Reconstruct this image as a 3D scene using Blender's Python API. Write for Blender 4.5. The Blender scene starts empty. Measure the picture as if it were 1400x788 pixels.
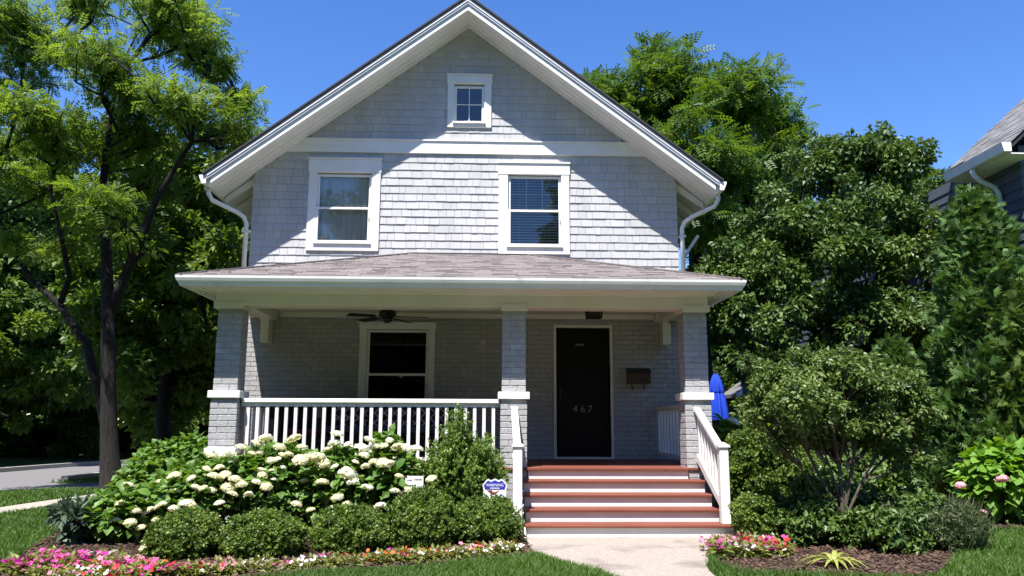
import bpy, bmesh, math, random
import numpy as np
from mathutils import Matrix, Vector
R = math.radians
sc = bpy.context.scene
C = sc.collection
# ------------------------------------------------------------ camera
FPX, PITCH, YAW, ROLL = 1085.46, .170, .03219, .00352
CAM = np.array([.35103, -12.8, 1.23503])
_f = np.array([math.sin(YAW)*math.cos(PITCH), math.cos(YAW)*math.cos(PITCH), math.sin(PITCH)])
_r = np.array([math.cos(YAW), -math.sin(YAW), 0.]); _u = np.cross(_r, _f)
_r, _u = _r*math.cos(ROLL)+_u*math.sin(ROLL), -_r*math.sin(ROLL)+_u*math.cos(ROLL)
cd = bpy.data.cameras.new('camera'); cam = bpy.data.objects.new('camera', cd); C.objects.link(cam)
cam.matrix_world = Matrix(((_r[0], _u[0], -_f[0], CAM[0]), (_r[1], _u[1], -_f[1], CAM[1]), (_r[2], _u[2], -_f[2], CAM[2]), (0, 0, 0, 1)))
cd.sensor_width = 36; cd.lens = FPX/1400*36; cd.clip_start = .1; cd.clip_end = 2000
sc.camera = cam
def at(px, py, Y):
    d = _r*(px-700)/FPX + _u*(394-py)/FPX + _f
    t = (Y-CAM[1])/d[1]
    return CAM + t*d
# ------------------------------------------------------------ sky, sun, exposure
SUN = Vector((-.27, -.62, 1.355)).normalized()
w = bpy.data.worlds.new('World'); sc.world = w; w.use_nodes = True
nt = w.node_tree; bg = nt.nodes['Background']
sky = nt.nodes.new('ShaderNodeTexSky'); sky.sky_type = 'NISHITA'; sky.sun_disc = False
sky.sun_elevation = math.asin(SUN.z); sky.sun_rotation = math.atan2(SUN.x, SUN.y)
sky.altitude = 200; sky.air_density = 1.0; sky.dust_density = .15; sky.ozone_density = 4.0
hs_ = nt.nodes.new('ShaderNodeHueSaturation'); hs_.inputs['Saturation'].default_value = 1.23; hs_.inputs['Hue'].default_value = .512
nt.links.new(sky.outputs[0], hs_.inputs['Color']); nt.links.new(hs_.outputs[0], bg.inputs[0]); bg.inputs[1].default_value = .102
sl = bpy.data.lights.new('sun', 'SUN'); sl.energy = 4.8; sl.angle = R(.53); sl.color = (1, .95, .88)
so = bpy.data.objects.new('sun', sl); C.objects.link(so); so.rotation_euler = SUN.to_track_quat('Z', 'Y').to_euler(); so.location = (-8, -20, 30)
sc.view_settings.view_transform = 'Standard'; sc.view_settings.look = 'None'; sc.view_settings.gamma = 1
sc.view_settings.exposure = 1.25
sc.cycles.max_bounces = 8; sc.cycles.transparent_max_bounces = 12; sc.cycles.use_denoising = True
# ------------------------------------------------------------ materials
def nmat(name):
    m = bpy.data.materials.new(name); m.use_nodes = True
    return m, m.node_tree, m.node_tree.nodes['Principled BSDF']
def mat(name, c1, c2=None, scale=6, rough=.6, bump=0, bscale=40, stretch=(1, 1, 1), spec=.4, metal=0, rnd=0, detail=6, lo=.35, hi=.65, dirt=None):
    m, t, p = nmat(name)
    L = t.links.new
    p.inputs['Roughness'].default_value = rough; p.inputs['Specular IOR Level'].default_value = spec; p.inputs['Metallic'].default_value = metal
    tc = t.nodes.new('ShaderNodeTexCoord'); mp = t.nodes.new('ShaderNodeMapping'); mp.inputs['Scale'].default_value = stretch
    geo = t.nodes.new('ShaderNodeNewGeometry')
    L(geo.outputs['Position'], mp.inputs['Vector'])
    if c2 is None: c2 = tuple(x*.88 for x in c1)
    n = t.nodes.new('ShaderNodeTexNoise'); n.inputs['Scale'].default_value = scale; n.inputs['Detail'].default_value = detail; L(mp.outputs[0], n.inputs['Vector'])
    rp = t.nodes.new('ShaderNodeValToRGB'); e = rp.color_ramp.elements
    e[0].position, e[1].position = lo, hi; e[0].color = (*c1, 1); e[1].color = (*c2, 1)
    L(n.outputs['Fac'], rp.inputs['Fac']); out = rp.outputs[0]
    if dirt:
        n3 = t.nodes.new('ShaderNodeTexNoise'); n3.inputs['Scale'].default_value = dirt[1]; n3.inputs['Detail'].default_value = 8; L(geo.outputs['Position'], n3.inputs['Vector'])
        r3 = t.nodes.new('ShaderNodeValToRGB'); r3.color_ramp.elements[0].position = dirt[2]; r3.color_ramp.elements[1].position = dirt[3]
        L(n3.outputs['Fac'], r3.inputs['Fac'])
        mx = t.nodes.new('ShaderNodeMix'); mx.data_type = 'RGBA'; L(r3.outputs[0], mx.inputs[0]); L(out, mx.inputs[6]); mx.inputs[7].default_value = (*dirt[0], 1); out = mx.outputs[2]
    if rnd:
        at_ = t.nodes.new('ShaderNodeAttribute'); at_.attribute_name = 'v'
        oi = t.nodes.new('ShaderNodeObjectInfo')
        ad = t.nodes.new('ShaderNodeMath'); ad.operation = 'ADD'; L(at_.outputs['Fac'], ad.inputs[0]); L(oi.outputs['Random'], ad.inputs[1])
        fr = t.nodes.new('ShaderNodeMath'); fr.operation = 'FRACT'; L(ad.outputs[0], fr.inputs[0])
        mr = t.nodes.new('ShaderNodeMapRange'); mr.inputs['To Min'].default_value = 1-rnd; mr.inputs['To Max'].default_value = 1+rnd; L(fr.outputs[0], mr.inputs['Value'])
        hs = t.nodes.new('ShaderNodeHueSaturation'); L(mr.outputs[0], hs.inputs['Value']); L(out, hs.inputs['Color']); out = hs.outputs[0]
    L(out, p.inputs['Base Color'])
    if bump:
        n2 = t.nodes.new('ShaderNodeTexNoise'); n2.inputs['Scale'].default_value = bscale; n2.inputs['Detail'].default_value = 4; L(mp.outputs[0], n2.inputs['Vector'])
        b = t.nodes.new('ShaderNodeBump'); b.inputs['Strength'].default_value = bump; b.inputs['Distance'].default_value = .02; L(n2.outputs['Fac'], b.inputs['Height']); L(b.outputs[0], p.inputs['Normal'])
    return m
def leafmat(name, c1, c2, rough=.5, trans=.3, tcol=None, spec=.4, rnd=0):
    m, t, p = nmat(name); L = t.links.new
    a = t.nodes.new('ShaderNodeAttribute'); a.attribute_name = 'v'
    rp = t.nodes.new('ShaderNodeValToRGB'); rp.color_ramp.elements[0].color = (*c1, 1); rp.color_ramp.elements[1].color = (*c2, 1)
    src = a.outputs['Fac']
    if rnd:
        oi = t.nodes.new('ShaderNodeObjectInfo'); mm = t.nodes.new('ShaderNodeMath'); mm.operation = 'MULTIPLY_ADD'
        L(oi.outputs['Random'], mm.inputs[0]); mm.inputs[1].default_value = rnd; L(a.outputs['Fac'], mm.inputs[2]); src = mm.outputs[0]
    L(src, rp.inputs[0]); L(rp.outputs[0], p.inputs['Base Color'])
    p.inputs['Roughness'].default_value = rough; p.inputs['Specular IOR Level'].default_value = spec
    if trans:
        tr = t.nodes.new('ShaderNodeBsdfTranslucent'); hs = t.nodes.new('ShaderNodeHueSaturation'); L(rp.outputs[0], hs.inputs['Color'])
        hs.inputs['Hue'].default_value = .485; hs.inputs['Saturation'].default_value = 1.1; hs.inputs['Value'].default_value = 1.7
        L(hs.outputs[0], tr.inputs['Color'])
        mx = t.nodes.new('ShaderNodeMixShader'); mx.inputs[0].default_value = trans
        L(p.outputs[0], mx.inputs[1]); L(tr.outputs[0], mx.inputs[2]); L(mx.outputs[0], t.nodes['Material Output'].inputs['Surface'])
    return m
def glassmat(name, tint=(1, 1, 1)):
    m, t, p = nmat(name); L = t.links.new
    gl = t.nodes.new('ShaderNodeBsdfGlossy'); gl.inputs['Roughness'].default_value = .02
    tp = t.nodes.new('ShaderNodeBsdfTransparent'); tp.inputs['Color'].default_value = (*tint, 1)
    lw = t.nodes.new('ShaderNodeFresnel'); lw.inputs['IOR'].default_value = 1.52
    ml = t.nodes.new('ShaderNodeMath'); ml.operation = 'MULTIPLY'; ml.inputs[1].default_value = 1.25; L(lw.outputs[0], ml.inputs[0])
    mx = t.nodes.new('ShaderNodeMixShader'); L(ml.outputs[0], mx.inputs[0]); L(tp.outputs[0], mx.inputs[1]); L(gl.outputs[0], mx.inputs[2])
    L(mx.outputs[0], t.nodes['Material Output'].inputs['Surface'])
    return m
M = {}
M['siding'] = mat('grey_painted_shingle', (.445, .448, .460), (.40, .404, .416), 3, .75, .25, 60, (1, 1, .12), rnd=.06, dirt=((.35, .352, .36), 1.3, .52, .85))
M['backing'] = mat('siding_backing', (.26, .265, .285), None, 5, .9)
M['trim'] = mat('white_trim_paint', (.74, .74, .73), (.68, .68, .66), 4, .5, .08, 30, rnd=.0)
M['cream'] = mat('warm_white_paint', (.70, .68, .62), (.65, .62, .56), 2.5, .55, .05, 25)
M['brick'] = mat('grey_painted_brick', (.385, .385, .395), (.34, .34, .35), 14, .8, .5, 70, rnd=.06, dirt=((.5, .5, .52), 5, .6, .75))
M['mortar'] = mat('painted_mortar', (.345, .345, .354), None, 20, .9, .4, 90)
M['roof'] = mat('asphalt_shingle', (.27, .238, .232), (.18, .158, .155), 70, .95, .5, 180, rnd=.16, lo=.3, hi=.7)
M['roof_edge'] = mat('dark_roof_edge', (.03, .03, .035), None, 20, .8)
M['roofgrey'] = mat('grey_asphalt_shingle', (.20, .195, .20), (.12, .12, .125), 50, .95, .5, 150, rnd=.28, lo=.3, hi=.7)
M['deck'] = mat('terracotta_deck_paint', (.205, .064, .038), (.16, .046, .028), 5, .5, .15, 50, (.3, 3, 3), dirt=((.16, .06, .04), 7, .6, .8))
M['soffit'] = mat('soffit_paint', (.72, .71, .69), (.66, .65, .63), 3, .6)
M['gutter'] = mat('white_gutter', (.74, .74, .73), (.68, .68, .67), 3, .35, dirt=((.5, .49, .45), 6, .62, .8))
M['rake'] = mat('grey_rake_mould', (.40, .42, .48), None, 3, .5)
M['black'] = mat('black_door_paint', (.004, .004, .005), (.005, .005, .006), 5, .4, spec=.15)
M['bronze'] = mat('dark_bronze_metal', (.012, .010, .009), (.02, .016, .014), 12, .45, spec=.4)
M['nickel'] = mat('satin_nickel', (.22, .215, .20), None, 9, .5, metal=.6)
M['copper'] = mat('dark_copper_box', (.085, .048, .022), (.055, .032, .016), 12, .55)
M['inside'] = mat('dim_room', (.12, .12, .13), None, 2, .9)
M['curtain'] = mat('sheer_curtain', (.72, .74, .72), (.60, .63, .61), 2, .9, stretch=(9, 9, .6))
M['blind'] = mat('white_blind', (.75, .76, .78), None, 5, .5)
M['glass'] = glassmat('window_glass')
M['glassdark'] = glassmat('lower_window_glass', (.35, .37, .38))
M['concrete'] = mat('aggregate_concrete', (.37, .32, .28), (.27, .235, .20), 45, .85, .5, 160, dirt=((.17, .145, .12), 1.9, .54, .74), detail=9)
M['pavement'] = mat('pale_pavement', (.36, .33, .29), (.28, .255, .22), 20, .9, .3, 120)
M['asphalt'] = mat('asphalt', (.17, .165, .17), (.13, .127, .132), 12, .9, .4, 150)
M['kerb'] = mat('kerb_concrete', (.38, .36, .33), None, 12, .9)
M['lawn'] = mat('lawn_ground', (.045, .095, .016), (.03, .066, .012), 3, .9, .8, 60, dirt=((.065, .12, .022), 1.1, .5, .62))
M['mulch'] = mat('mulch', (.085, .045, .028), (.05, .027, .018), 25, .95, .9, 90)
M['chip'] = mat('bark_chip', (.095, .055, .037), (.05, .031, .022), 18, .9, rnd=.5)
M['bark'] = mat('tree_bark', (.024, .020, .017), (.009, .008, .007), 9, .95, 1.0, 30, (4, 4, .5))
M['palebark'] = mat('pale_bark', (.11, .09, .07), (.055, .045, .036), 12, .9, .6, 40, (3, 3, .6))
M['darksiding'] = mat('slate_blue_siding', (.085, .10, .13), (.07, .082, .105), 4, .7, .15, 50, (.5, .5, 2), rnd=.08)
M['lightgrey'] = mat('light_grey_siding', (.30, .30, .32), None, 4, .7)
M['found'] = mat('foundation_stone', (.25, .21, .165), (.17, .14, .11), 7, .9, .6, 30)
M['blue'] = mat('blue_canvas', (.012, .055, .52), (.008, .04, .40), 8, .7, .2, 60, spec=.25)
M['wicker'] = mat('dark_wicker', (.022, .016, .013), (.012, .009, .008), 60, .7, .6, 120)
M['red'] = mat('dark_red_cushion', (.09, .010, .014), None, 10, .85)
M['navy'] = mat('navy_print', (.02, .022, .045), None, 9, .4)
M['signwhite'] = mat('sign_white', (.75, .76, .80), None, 9, .4)
M['signblue'] = mat('sign_blue', (.03, .035, .30), None, 9, .4)
M['signred'] = mat('sign_red', (.22, .03, .035), None, 9, .4)
M['stake'] = mat('steel_stake', (.3, .3, .31), None, 9, .4, metal=.9)
M['wood'] = mat('grey_fence_wood', (.55, .54, .50), (.42, .41, .38), 6, .8, .3, 40, (4, 4, .4))
def cushion_mat():
    m, t, p = nmat('trellis_print_cushion'); L = t.links.new
    tc = t.nodes.new('ShaderNodeTexCoord'); mp = t.nodes.new('ShaderNodeMapping'); mp.inputs['Rotation'].default_value = (0, R(45), 0); mp.inputs['Scale'].default_value = (9.5, 9.5, 9.5)
    L(tc.outputs['Object'], mp.inputs[0]); sx = t.nodes.new('ShaderNodeSeparateXYZ'); L(mp.outputs[0], sx.inputs[0])
    def ring(o):
        f = t.nodes.new('ShaderNodeMath'); f.operation = 'PINGPONG'; f.inputs[1].default_value = .5; L(o, f.inputs[0])
        g = t.nodes.new('ShaderNodeMath'); g.operation = 'GREATER_THAN'; g.inputs[1].default_value = .40; L(f.outputs[0], g.inputs[0]); return g.outputs[0]
    mx = t.nodes.new('ShaderNodeMath'); mx.operation = 'MAXIMUM'; L(ring(sx.outputs[0]), mx.inputs[0]); L(ring(sx.outputs[2]), mx.inputs[1])
    c = t.nodes.new('ShaderNodeMix'); c.data_type = 'RGBA'; L(mx.outputs[0], c.inputs[0]); c.inputs[6].default_value = (.05, .02, .025, 1); c.inputs[7].default_value = (.50, .36, .36, 1)
    L(c.outputs[2], p.inputs['Base Color']); p.inputs['Roughness'].default_value = .9
    return m
M['cushion'] = cushion_mat()
# foliage
M['locust'] = leafmat('honey_locust_leaf', (.085, .155, .022), (.165, .25, .040), .5, .48)
M['locust2'] = leafmat('deep_locust_leaf', (.050, .11, .014), (.11, .19, .026), .5, .38)
M['dark'] = leafmat('dark_woodland_leaf', (.036, .078, .014), (.10, .17, .030), .5, .34)
M['mid'] = leafmat('mid_woodland_leaf', (.060, .115, .016), (.135, .205, .030), .5, .35)
M['glossy'] = leafmat('glossy_dark_leaf', (.038, .082, .016), (.10, .165, .032), .48, .24, spec=.4)
M['arbor'] = leafmat('arborvitae_spray', (.042, .10, .020), (.095, .175, .038), .6, .22)
M['arborlight'] = leafmat('pale_conifer_spray', (.06, .11, .02), (.11, .17, .035), .6, .2)
M['box'] = leafmat('boxwood_leaf', (.048, .095, .012), (.14, .205, .032), .45, .18)
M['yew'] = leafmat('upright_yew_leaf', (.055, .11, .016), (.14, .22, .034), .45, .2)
M['hyd'] = leafmat('hydrangea_leaf', (.055, .13, .018), (.12, .22, .032), .5, .28)
M['hydbright'] = leafmat('bright_hydrangea_leaf', (.085, .19, .018), (.15, .29, .035), .5, .32)
M['grey'] = leafmat('grey_green_leaf', (.050, .085, .050), (.085, .125, .080), .55, .15)
M['viburnum'] = leafmat('multi_stem_shrub_leaf', (.058, .105, .024), (.15, .21, .052), .45, .28)
M['lav'] = leafmat('silver_green_blade', (.04, .065, .02), (.095, .12, .05), .6, .2)
M['bed'] = leafmat('bedding_leaf', (.09, .13, .02), (.20, .21, .045), .5, .25)
M['hosta'] = leafmat('yellow_hosta_leaf', (.22, .26, .05), (.34, .36, .10), .5, .25)
M['grass'] = leafmat('grass_blade', (.040, .095, .012), (.090, .165, .024), .55, .3)
M['bloom'] = leafmat('hydrangea_bloom', (.72, .72, .50), (.80, .80, .70), .7, .2)
M['bloomcream'] = leafmat('cream_hydrangea_bloom', (.60, .58, .33), (.76, .74, .52), .7, .2)
M['bloompink'] = leafmat('pink_hydrangea_bloom', (.62, .34, .38), (.75, .5, .52), .7, .2)
for n, c in dict(pink=(.62, .07, .30), white=(.80, .74, .76), red=(.60, .03, .03), orange=(.68, .13, .03), magenta=(.48, .03, .30), rose=(.66, .24, .34)).items():
    M['petal_'+n] = leafmat(n+'_petal', tuple(x*.85 for x in c), c, .6, .25)
# ------------------------------------------------------------ builders
def link(o, parent=None, loc=None):
    C.objects.link(o)
    if parent: o.parent = parent
    if loc is not None: o.location = loc
    return o
def tag(o, label=None, cat=None, group=None, kind=None):
    if label: o['label'] = label
    if cat: o['category'] = cat
    if group: o['group'] = group
    if kind: o['kind'] = kind
    return o
def empty(name, loc=(0, 0, 0), rz=0, label=None, cat=None, group=None):
    o = bpy.data.objects.new(name, None); o.empty_display_size = .2; C.objects.link(o); o.location = loc; o.rotation_euler = (0, 0, rz)
    return tag(o, label, cat, group)
class MB:
    def __init__(s): s.v = []; s.f = []
    def add(s, vs, fs):
        n = len(s.v); s.v += [tuple(map(float, q)) for q in vs]; s.f += [tuple(i+n for i in q) for q in fs]; return s
    def box(s, x0, x1, y0, y1, z0, z1):
        return s.add([(x0, y0, z0), (x1, y0, z0), (x1, y1, z0), (x0, y1, z0), (x0, y0, z1), (x1, y0, z1), (x1, y1, z1), (x0, y1, z1)],
                     [(0, 3, 2, 1), (4, 5, 6, 7), (0, 1, 5, 4), (1, 2, 6, 5), (2, 3, 7, 6), (3, 0, 4, 7)])
    def hexa(s, q): return s.add(q, [(0, 3, 2, 1), (4, 5, 6, 7), (0, 1, 5, 4), (1, 2, 6, 5), (2, 3, 7, 6), (3, 0, 4, 7)])
    def prism(s, poly, axis, a, b):   # poly: 2D points counter-clockwise, extruded along an axis
        n = len(poly)
        P = {'y': lambda p, t: (p[0], t, p[1]), 'x': lambda p, t: (t, p[0], p[1]), 'z': lambda p, t: (p[0], p[1], t)}[axis]
        fs = [tuple(range(n)), tuple(range(2*n-1, n-1, -1))] + [((i+1) % n, i, n+i, n+(i+1) % n) for i in range(n)]
        return s.add([P(p, a) for p in poly]+[P(p, b) for p in poly], fs)
    def bar(s, p, q, w, h, up=(0, 0, 1)):   # square bar from p to q
        p, q = Vector(p), Vector(q); d = (q-p).normalized(); x = d.cross(Vector(up)).normalized(); u = x.cross(d)
        q8 = [e+x*a*w/2+u*b*h/2 for e in (p, q) for a, b in ((-1, -1), (1, -1), (1, 1), (-1, 1))]
        return s.add(q8, [(0, 3, 2, 1), (4, 5, 6, 7), (0, 1, 5, 4), (1, 2, 6, 5), (2, 3, 7, 6), (3, 0, 4, 7)])
    def tube(s, pts, rad, n=8, cap=True):
        pts = [Vector(p) for p in pts]; rings = []; prev = None
        if hasattr(rad, '__len__') and len(rad) < len(pts): rad = list(rad)+[rad[-1]]*(len(pts)-len(rad))
        for i, p in enumerate(pts):
            d = (pts[min(i+1, len(pts)-1)]-pts[max(i-1, 0)]).normalized()
            ref = prev if prev is not None else (Vector((1, 0, 0)) if abs(d.x) < .8 else Vector((0, 1, 0)))
            x = (ref-d*ref.dot(d)).normalized(); prev = x; y = d.cross(x); r = rad[i] if hasattr(rad, '__len__') else rad
            rings.append([p+(x*math.cos(k*2*math.pi/n)+y*math.sin(k*2*math.pi/n))*r for k in range(n)])
        fs = [(i*n+k, i*n+(k+1) % n, (i+1)*n+(k+1) % n, (i+1)*n+k) for i in range(len(pts)-1) for k in range(n)]
        if cap: fs += [tuple(range(n-1, -1, -1)), tuple(range((len(pts)-1)*n, len(pts)*n))]
        return s.add([v for r in rings for v in r], fs)
    def lathe(s, prof, n=16, c=(0, 0, 0)):
        vs = [(c[0]+r*math.cos(k*2*math.pi/n), c[1]+r*math.sin(k*2*math.pi/n), c[2]+z) for r, z in prof for k in range(n)]
        fs = [(i*n+k, i*n+(k+1) % n, (i+1)*n+(k+1) % n, (i+1)*n+k) for i in range(len(prof)-1) for k in range(n)]
        return s.add(vs, fs+[tuple(range(n-1, -1, -1)), tuple(range((len(prof)-1)*n, len(prof)*n))])
    def mesh(s, name, m=None, smooth=False, bevel=0, seg=1):
        me = bpy.data.meshes.new(name); me.from_pydata(s.v, [], s.f)
        if bevel:
            b = bmesh.new(); b.from_mesh(me); bmesh.ops.bevel(b, geom=b.edges[:], offset=bevel, segments=seg, affect='EDGES', profile=.5, clamp_overlap=True); b.to_mesh(me); b.free()
        if smooth: me.shade_smooth()
        if m: me.materials.append(m)
        me.update(); return me
    def build(s, name, m, parent=None, loc=None, **k):
        return link(bpy.data.objects.new(name, s.mesh(name, m, **k)), parent, loc)
def inst(name, me, parent=None, loc=None, rz=0, sc_=None):
    o = link(bpy.data.objects.new(name, me), parent, loc)
    if rz: o.rotation_euler[2] = rz
    if sc_: o.scale = (sc_,)*3
    return o
def npmesh(name, V, F, m, v=None, smooth=False):
    me = bpy.data.meshes.new(name); V = np.asarray(V, np.float32); F = np.asarray(F, np.int32); k = F.shape[1]
    me.vertices.add(len(V)); me.vertices.foreach_set('co', V.ravel())
    me.loops.add(F.size); me.loops.foreach_set('vertex_index', F.ravel())
    me.polygons.add(len(F)); me.polygons.foreach_set('loop_start', np.arange(0, F.size, k, dtype=np.int32))
    try: me.polygons.foreach_set('loop_total', np.full(len(F), k, np.int32))
    except Exception: pass
    if v is not None:
        a = me.attributes.new('v', 'FLOAT', 'POINT'); a.data.foreach_set('value', np.asarray(v, np.float32))
    if m: me.materials.append(m)
    me.update(calc_edges=True)
    me.shade_smooth() if smooth else me.shade_flat()
    return me
def nrm(a): return a/np.maximum(np.linalg.norm(a, axis=-1, keepdims=True), 1e-9)
def stamp(proto, pos, fwd, up, scale):
    PV, PF = proto
    f = nrm(fwd); x = nrm(np.cross(f, up)); n = np.cross(x, f)
    Rm = np.stack([x, f, n], 1)                       # rows: local x, y, z axes
    V = np.einsum('pi,nij->npj', PV, Rm)*np.asarray(scale)[:, None, None] + pos[:, None, :]
    F = PF[None]+(np.arange(len(pos))*len(PV))[:, None, None]
    return V.reshape(-1, 3), F.reshape(-1, 3)
A = np.array
def leaf_proto(wd=.3, fold=.08, droop=.12):
    return A([(0, 0, 0), (-wd, .45, fold), (0, 1, -droop), (wd, .45, fold)], float), A([(0, 2, 1), (0, 3, 2)])
def leaf6_proto(wd=.36, fold=.06, droop=.2):
    V = A([(0, 0, 0), (-wd*.8, .25, fold), (-wd, .55, fold), (0, 1, -droop), (wd, .55, fold), (wd*.8, .25, fold), (0, .45, 0)], float)
    return V, A([(0, 6, 1), (1, 6, 2), (2, 6, 3), (6, 4, 3), (6, 5, 4), (0, 5, 6)])
def frond_proto(n=5):
    vs, fs = [], []
    for i in range(n):
        y = .12+.8*i/(n-1); z = -.22*y*y; l = .34*(1-.35*abs(y-.5)); wd = .095
        for s in (-1, 1):
            k = len(vs); vs += [(0, y, z), (s*l*.5, y+wd+.05, z+.02), (s*l, y+.10, z-.05), (s*l*.5, y-wd+.05, z+.02)]
            fs += [(k, k+2, k+1), (k, k+3, k+2)]
    return A(vs, float), A(fs)
def sprig_proto(seed=1, n=6, l=.5, wd=.16):
    r = np.random.default_rng(seed); vs, fs = [], []
    for i in range(n):
        a = i*2.4; y = .15+.75*i/n; d = A([math.cos(a)*.8, .75, math.sin(a)*.8]); d /= np.linalg.norm(d); x = np.cross(d, A([0, 1, .01])); x /= np.linalg.norm(x)
        p = A([0, y, 0]); k = len(vs); L_ = l*(1-.3*i/n); vs += [p, p+d*L_*.5+x*wd, p+d*L_, p+d*L_*.5-x*wd]; fs += [(k, k+1, k+2), (k, k+2, k+3)]
    return A(vs, float), A(fs)
def fan_proto(n=7):
    vs, fs = [], []
    for i in range(n):
        a = (i/(n-1)-.5)*2.0; k = len(vs); d = A([math.sin(a), math.cos(a), -.15*abs(a)]); x = A([math.cos(a), -math.sin(a), 0])*.07
        L_ = 1-.25*abs(a); b = A([0, .1*i/n, 0]); vs += [b-x*.5, b+d*L_*.6-x, b+d*L_, b+d*L_*.6+x, b+x*.5]; fs += [(k, k+2, k+1), (k, k+4, k+2), (k+4, k+3, k+2)]
    return A(vs, float), A(fs)
LEAF, LEAFN, LEAF6, FROND, SPRIG, FAN = leaf_proto(), leaf_proto(.2), leaf6_proto(), frond_proto(), sprig_proto(), fan_proto()
def ball(r, n, p=.5):
    d = nrm(r.normal(size=(n, 3))); return d*(r.random(n)**p)[:, None]
def scatter(r, clumps, n, proto, size, flat=.7, up=.8, out=.6, down=.25, edge=.45, var=.35):
    cl = np.asarray(clumps, float); wt = cl[:, 3]**2; idx = r.choice(len(cl), n, p=wt/wt.sum())
    b = ball(r, n, edge); pos = cl[idx, :3]+b*cl[idx, 3:4]*A([1, 1, flat])
    fwd = nrm(b)*out+r.normal(size=(n, 3))*.6+A([0, 0, -down]); upv = A([0, 0, up])+r.normal(size=(n, 3))*.55+b*.4
    s = size*(1-var+2*var*r.random(n)); V, F = stamp(proto, pos, fwd, upv, s)
    tone = np.clip(.5+.22*r.normal(size=n)+.28*r.normal(size=len(cl))[idx], 0, 1)
    return V, F, np.repeat(tone, len(proto[0]))
def merge(parts):
    Vs, Fs, vs, k = [], [], [], 0
    for V, F, v in parts: Vs.append(V); Fs.append(F+k); vs.append(v); k += len(V)
    return np.concatenate(Vs), np.concatenate(Fs), np.concatenate(vs)
def blobs_to_clumps(r, blobs, per, rc, edge=.4, zmin=None):
    out = []
    for (x, y, z, rad, ry, rz) in blobs:
        n = max(2, int(per*rad*rad)); b = ball(r, n, edge)*A([rad, ry, rz])+A([x, y, z])
        for q in b:
            if zmin is None or q[2] > zmin: out.append((*q, rc*(.7+.6*r.random())))
    return A(out)
def skeleton(r, paths, clumps, tip=.010, maxr=.12, seg=.45, bow=.12):
    nodes, rad0, par = [], [], []
    mb = MB()
    for pts, rd in paths:
        rd = list(rd)+[rd[-1]*.7]*(len(pts)-len(rd))
        mb.tube(pts, rd, 10)
        P = [Vector(p) for p in pts]
        for i in range(len(P)-1):
            k = max(1, int((P[i+1]-P[i]).length/.3))
            for j in range(k):
                nodes.append(np.array(P[i].lerp(P[i+1], j/k))); rad0.append(rd[i]+(rd[i+1]-rd[i])*j/k)
        nodes.append(np.array(P[-1])); rad0.append(rd[-1])
    N = A(nodes); low = N[:, 2].min(); span = max(N[:, 2].max()-low, .1)
    ok = N[:, 2] > low+.35*span
    base = A([nodes[i] for i in range(len(nodes)) if ok[i]]); brad = [rad0[i] for i in range(len(nodes)) if ok[i]]
    NP = [b for b in base]; RR = list(brad); par = [-1]*len(NP); cnt = [0]*len(NP); own = []
    dist0 = np.linalg.norm(clumps[:, None, :3]-base[None], axis=2).min(1)
    for ci in np.argsort(dist0):
        c = clumps[ci, :3]; arr = A(NP); d = np.linalg.norm(arr-c, axis=1)+2.0*np.maximum(0, arr[:, 2]-c[2]+.25)
        j = int(d.argmin()); p = arr[j]; L_ = np.linalg.norm(c-p); k = max(1, int(L_/seg)); prev = j
        off = r.normal(size=3)*bow*.6*L_+A([0, 0, .12*L_])
        for q in range(1, k+1):
            t = q/k; NP.append(p+(c-p)*t+off*4*t*(1-t)*.5+r.normal(size=3)*.02*L_*(t < 1)); par.append(prev); RR.append(None); cnt.append(0); prev = len(NP)-1
        q = prev
        while q >= 0 and RR[q] is None: cnt[q] += 1; q = par[q]
    nb = len(base); ch = {}
    for i in range(nb, len(NP)): ch.setdefault(par[i], []).append(i)
    rad = lambda i: min(maxr, tip*math.sqrt(cnt[i])*1.25) if i >= nb else RR[i]*.7
    def walk(s, i):
        pts, rd = [NP[s], NP[i]], [min(rad(s), rad(i)*1.3), rad(i)]
        while i in ch:
            kids = sorted(ch[i], key=lambda q: -cnt[q])
            for q in kids[1:]: todo.append((i, q))
            i = kids[0]; pts.append(NP[i]); rd.append(rad(i))
        rd[-1] = tip*.6; mb.tube(pts, rd, 6 if rd[0] > .03 else 4, cap=False)
    todo = [(s, q) for s in list(ch) if s < nb for q in ch[s]]
    while todo: walk(*todo.pop())
    return mb
def tree(name, loc, label, cat, group, paths, clumps, n, proto, size, leaf, bark, seed, tip=.01, maxr=.12, **k):
    r = np.random.default_rng(seed); root = empty(name, loc, 0, label, cat, group)
    o = A(loc, float); rel = clumps.copy(); rel[:, :3] -= o
    paths = [([tuple(A(p, float)-o) for p in pts], rd) for pts, rd in paths]
    sk = skeleton(r, paths, rel, tip, maxr); sk.build('trunk', bark, root, smooth=True)
    V, F, v = scatter(r, rel, n, proto, size, **k)
    link(bpy.data.objects.new('crown', npmesh('crown', V, F, leaf, v)), root)
    return root
def copy_tree(o, parent=None):
    c = o.copy(); C.objects.link(c)
    if parent: c.parent = parent
    for ch in o.children: copy_tree(ch, c)
    return c
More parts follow.
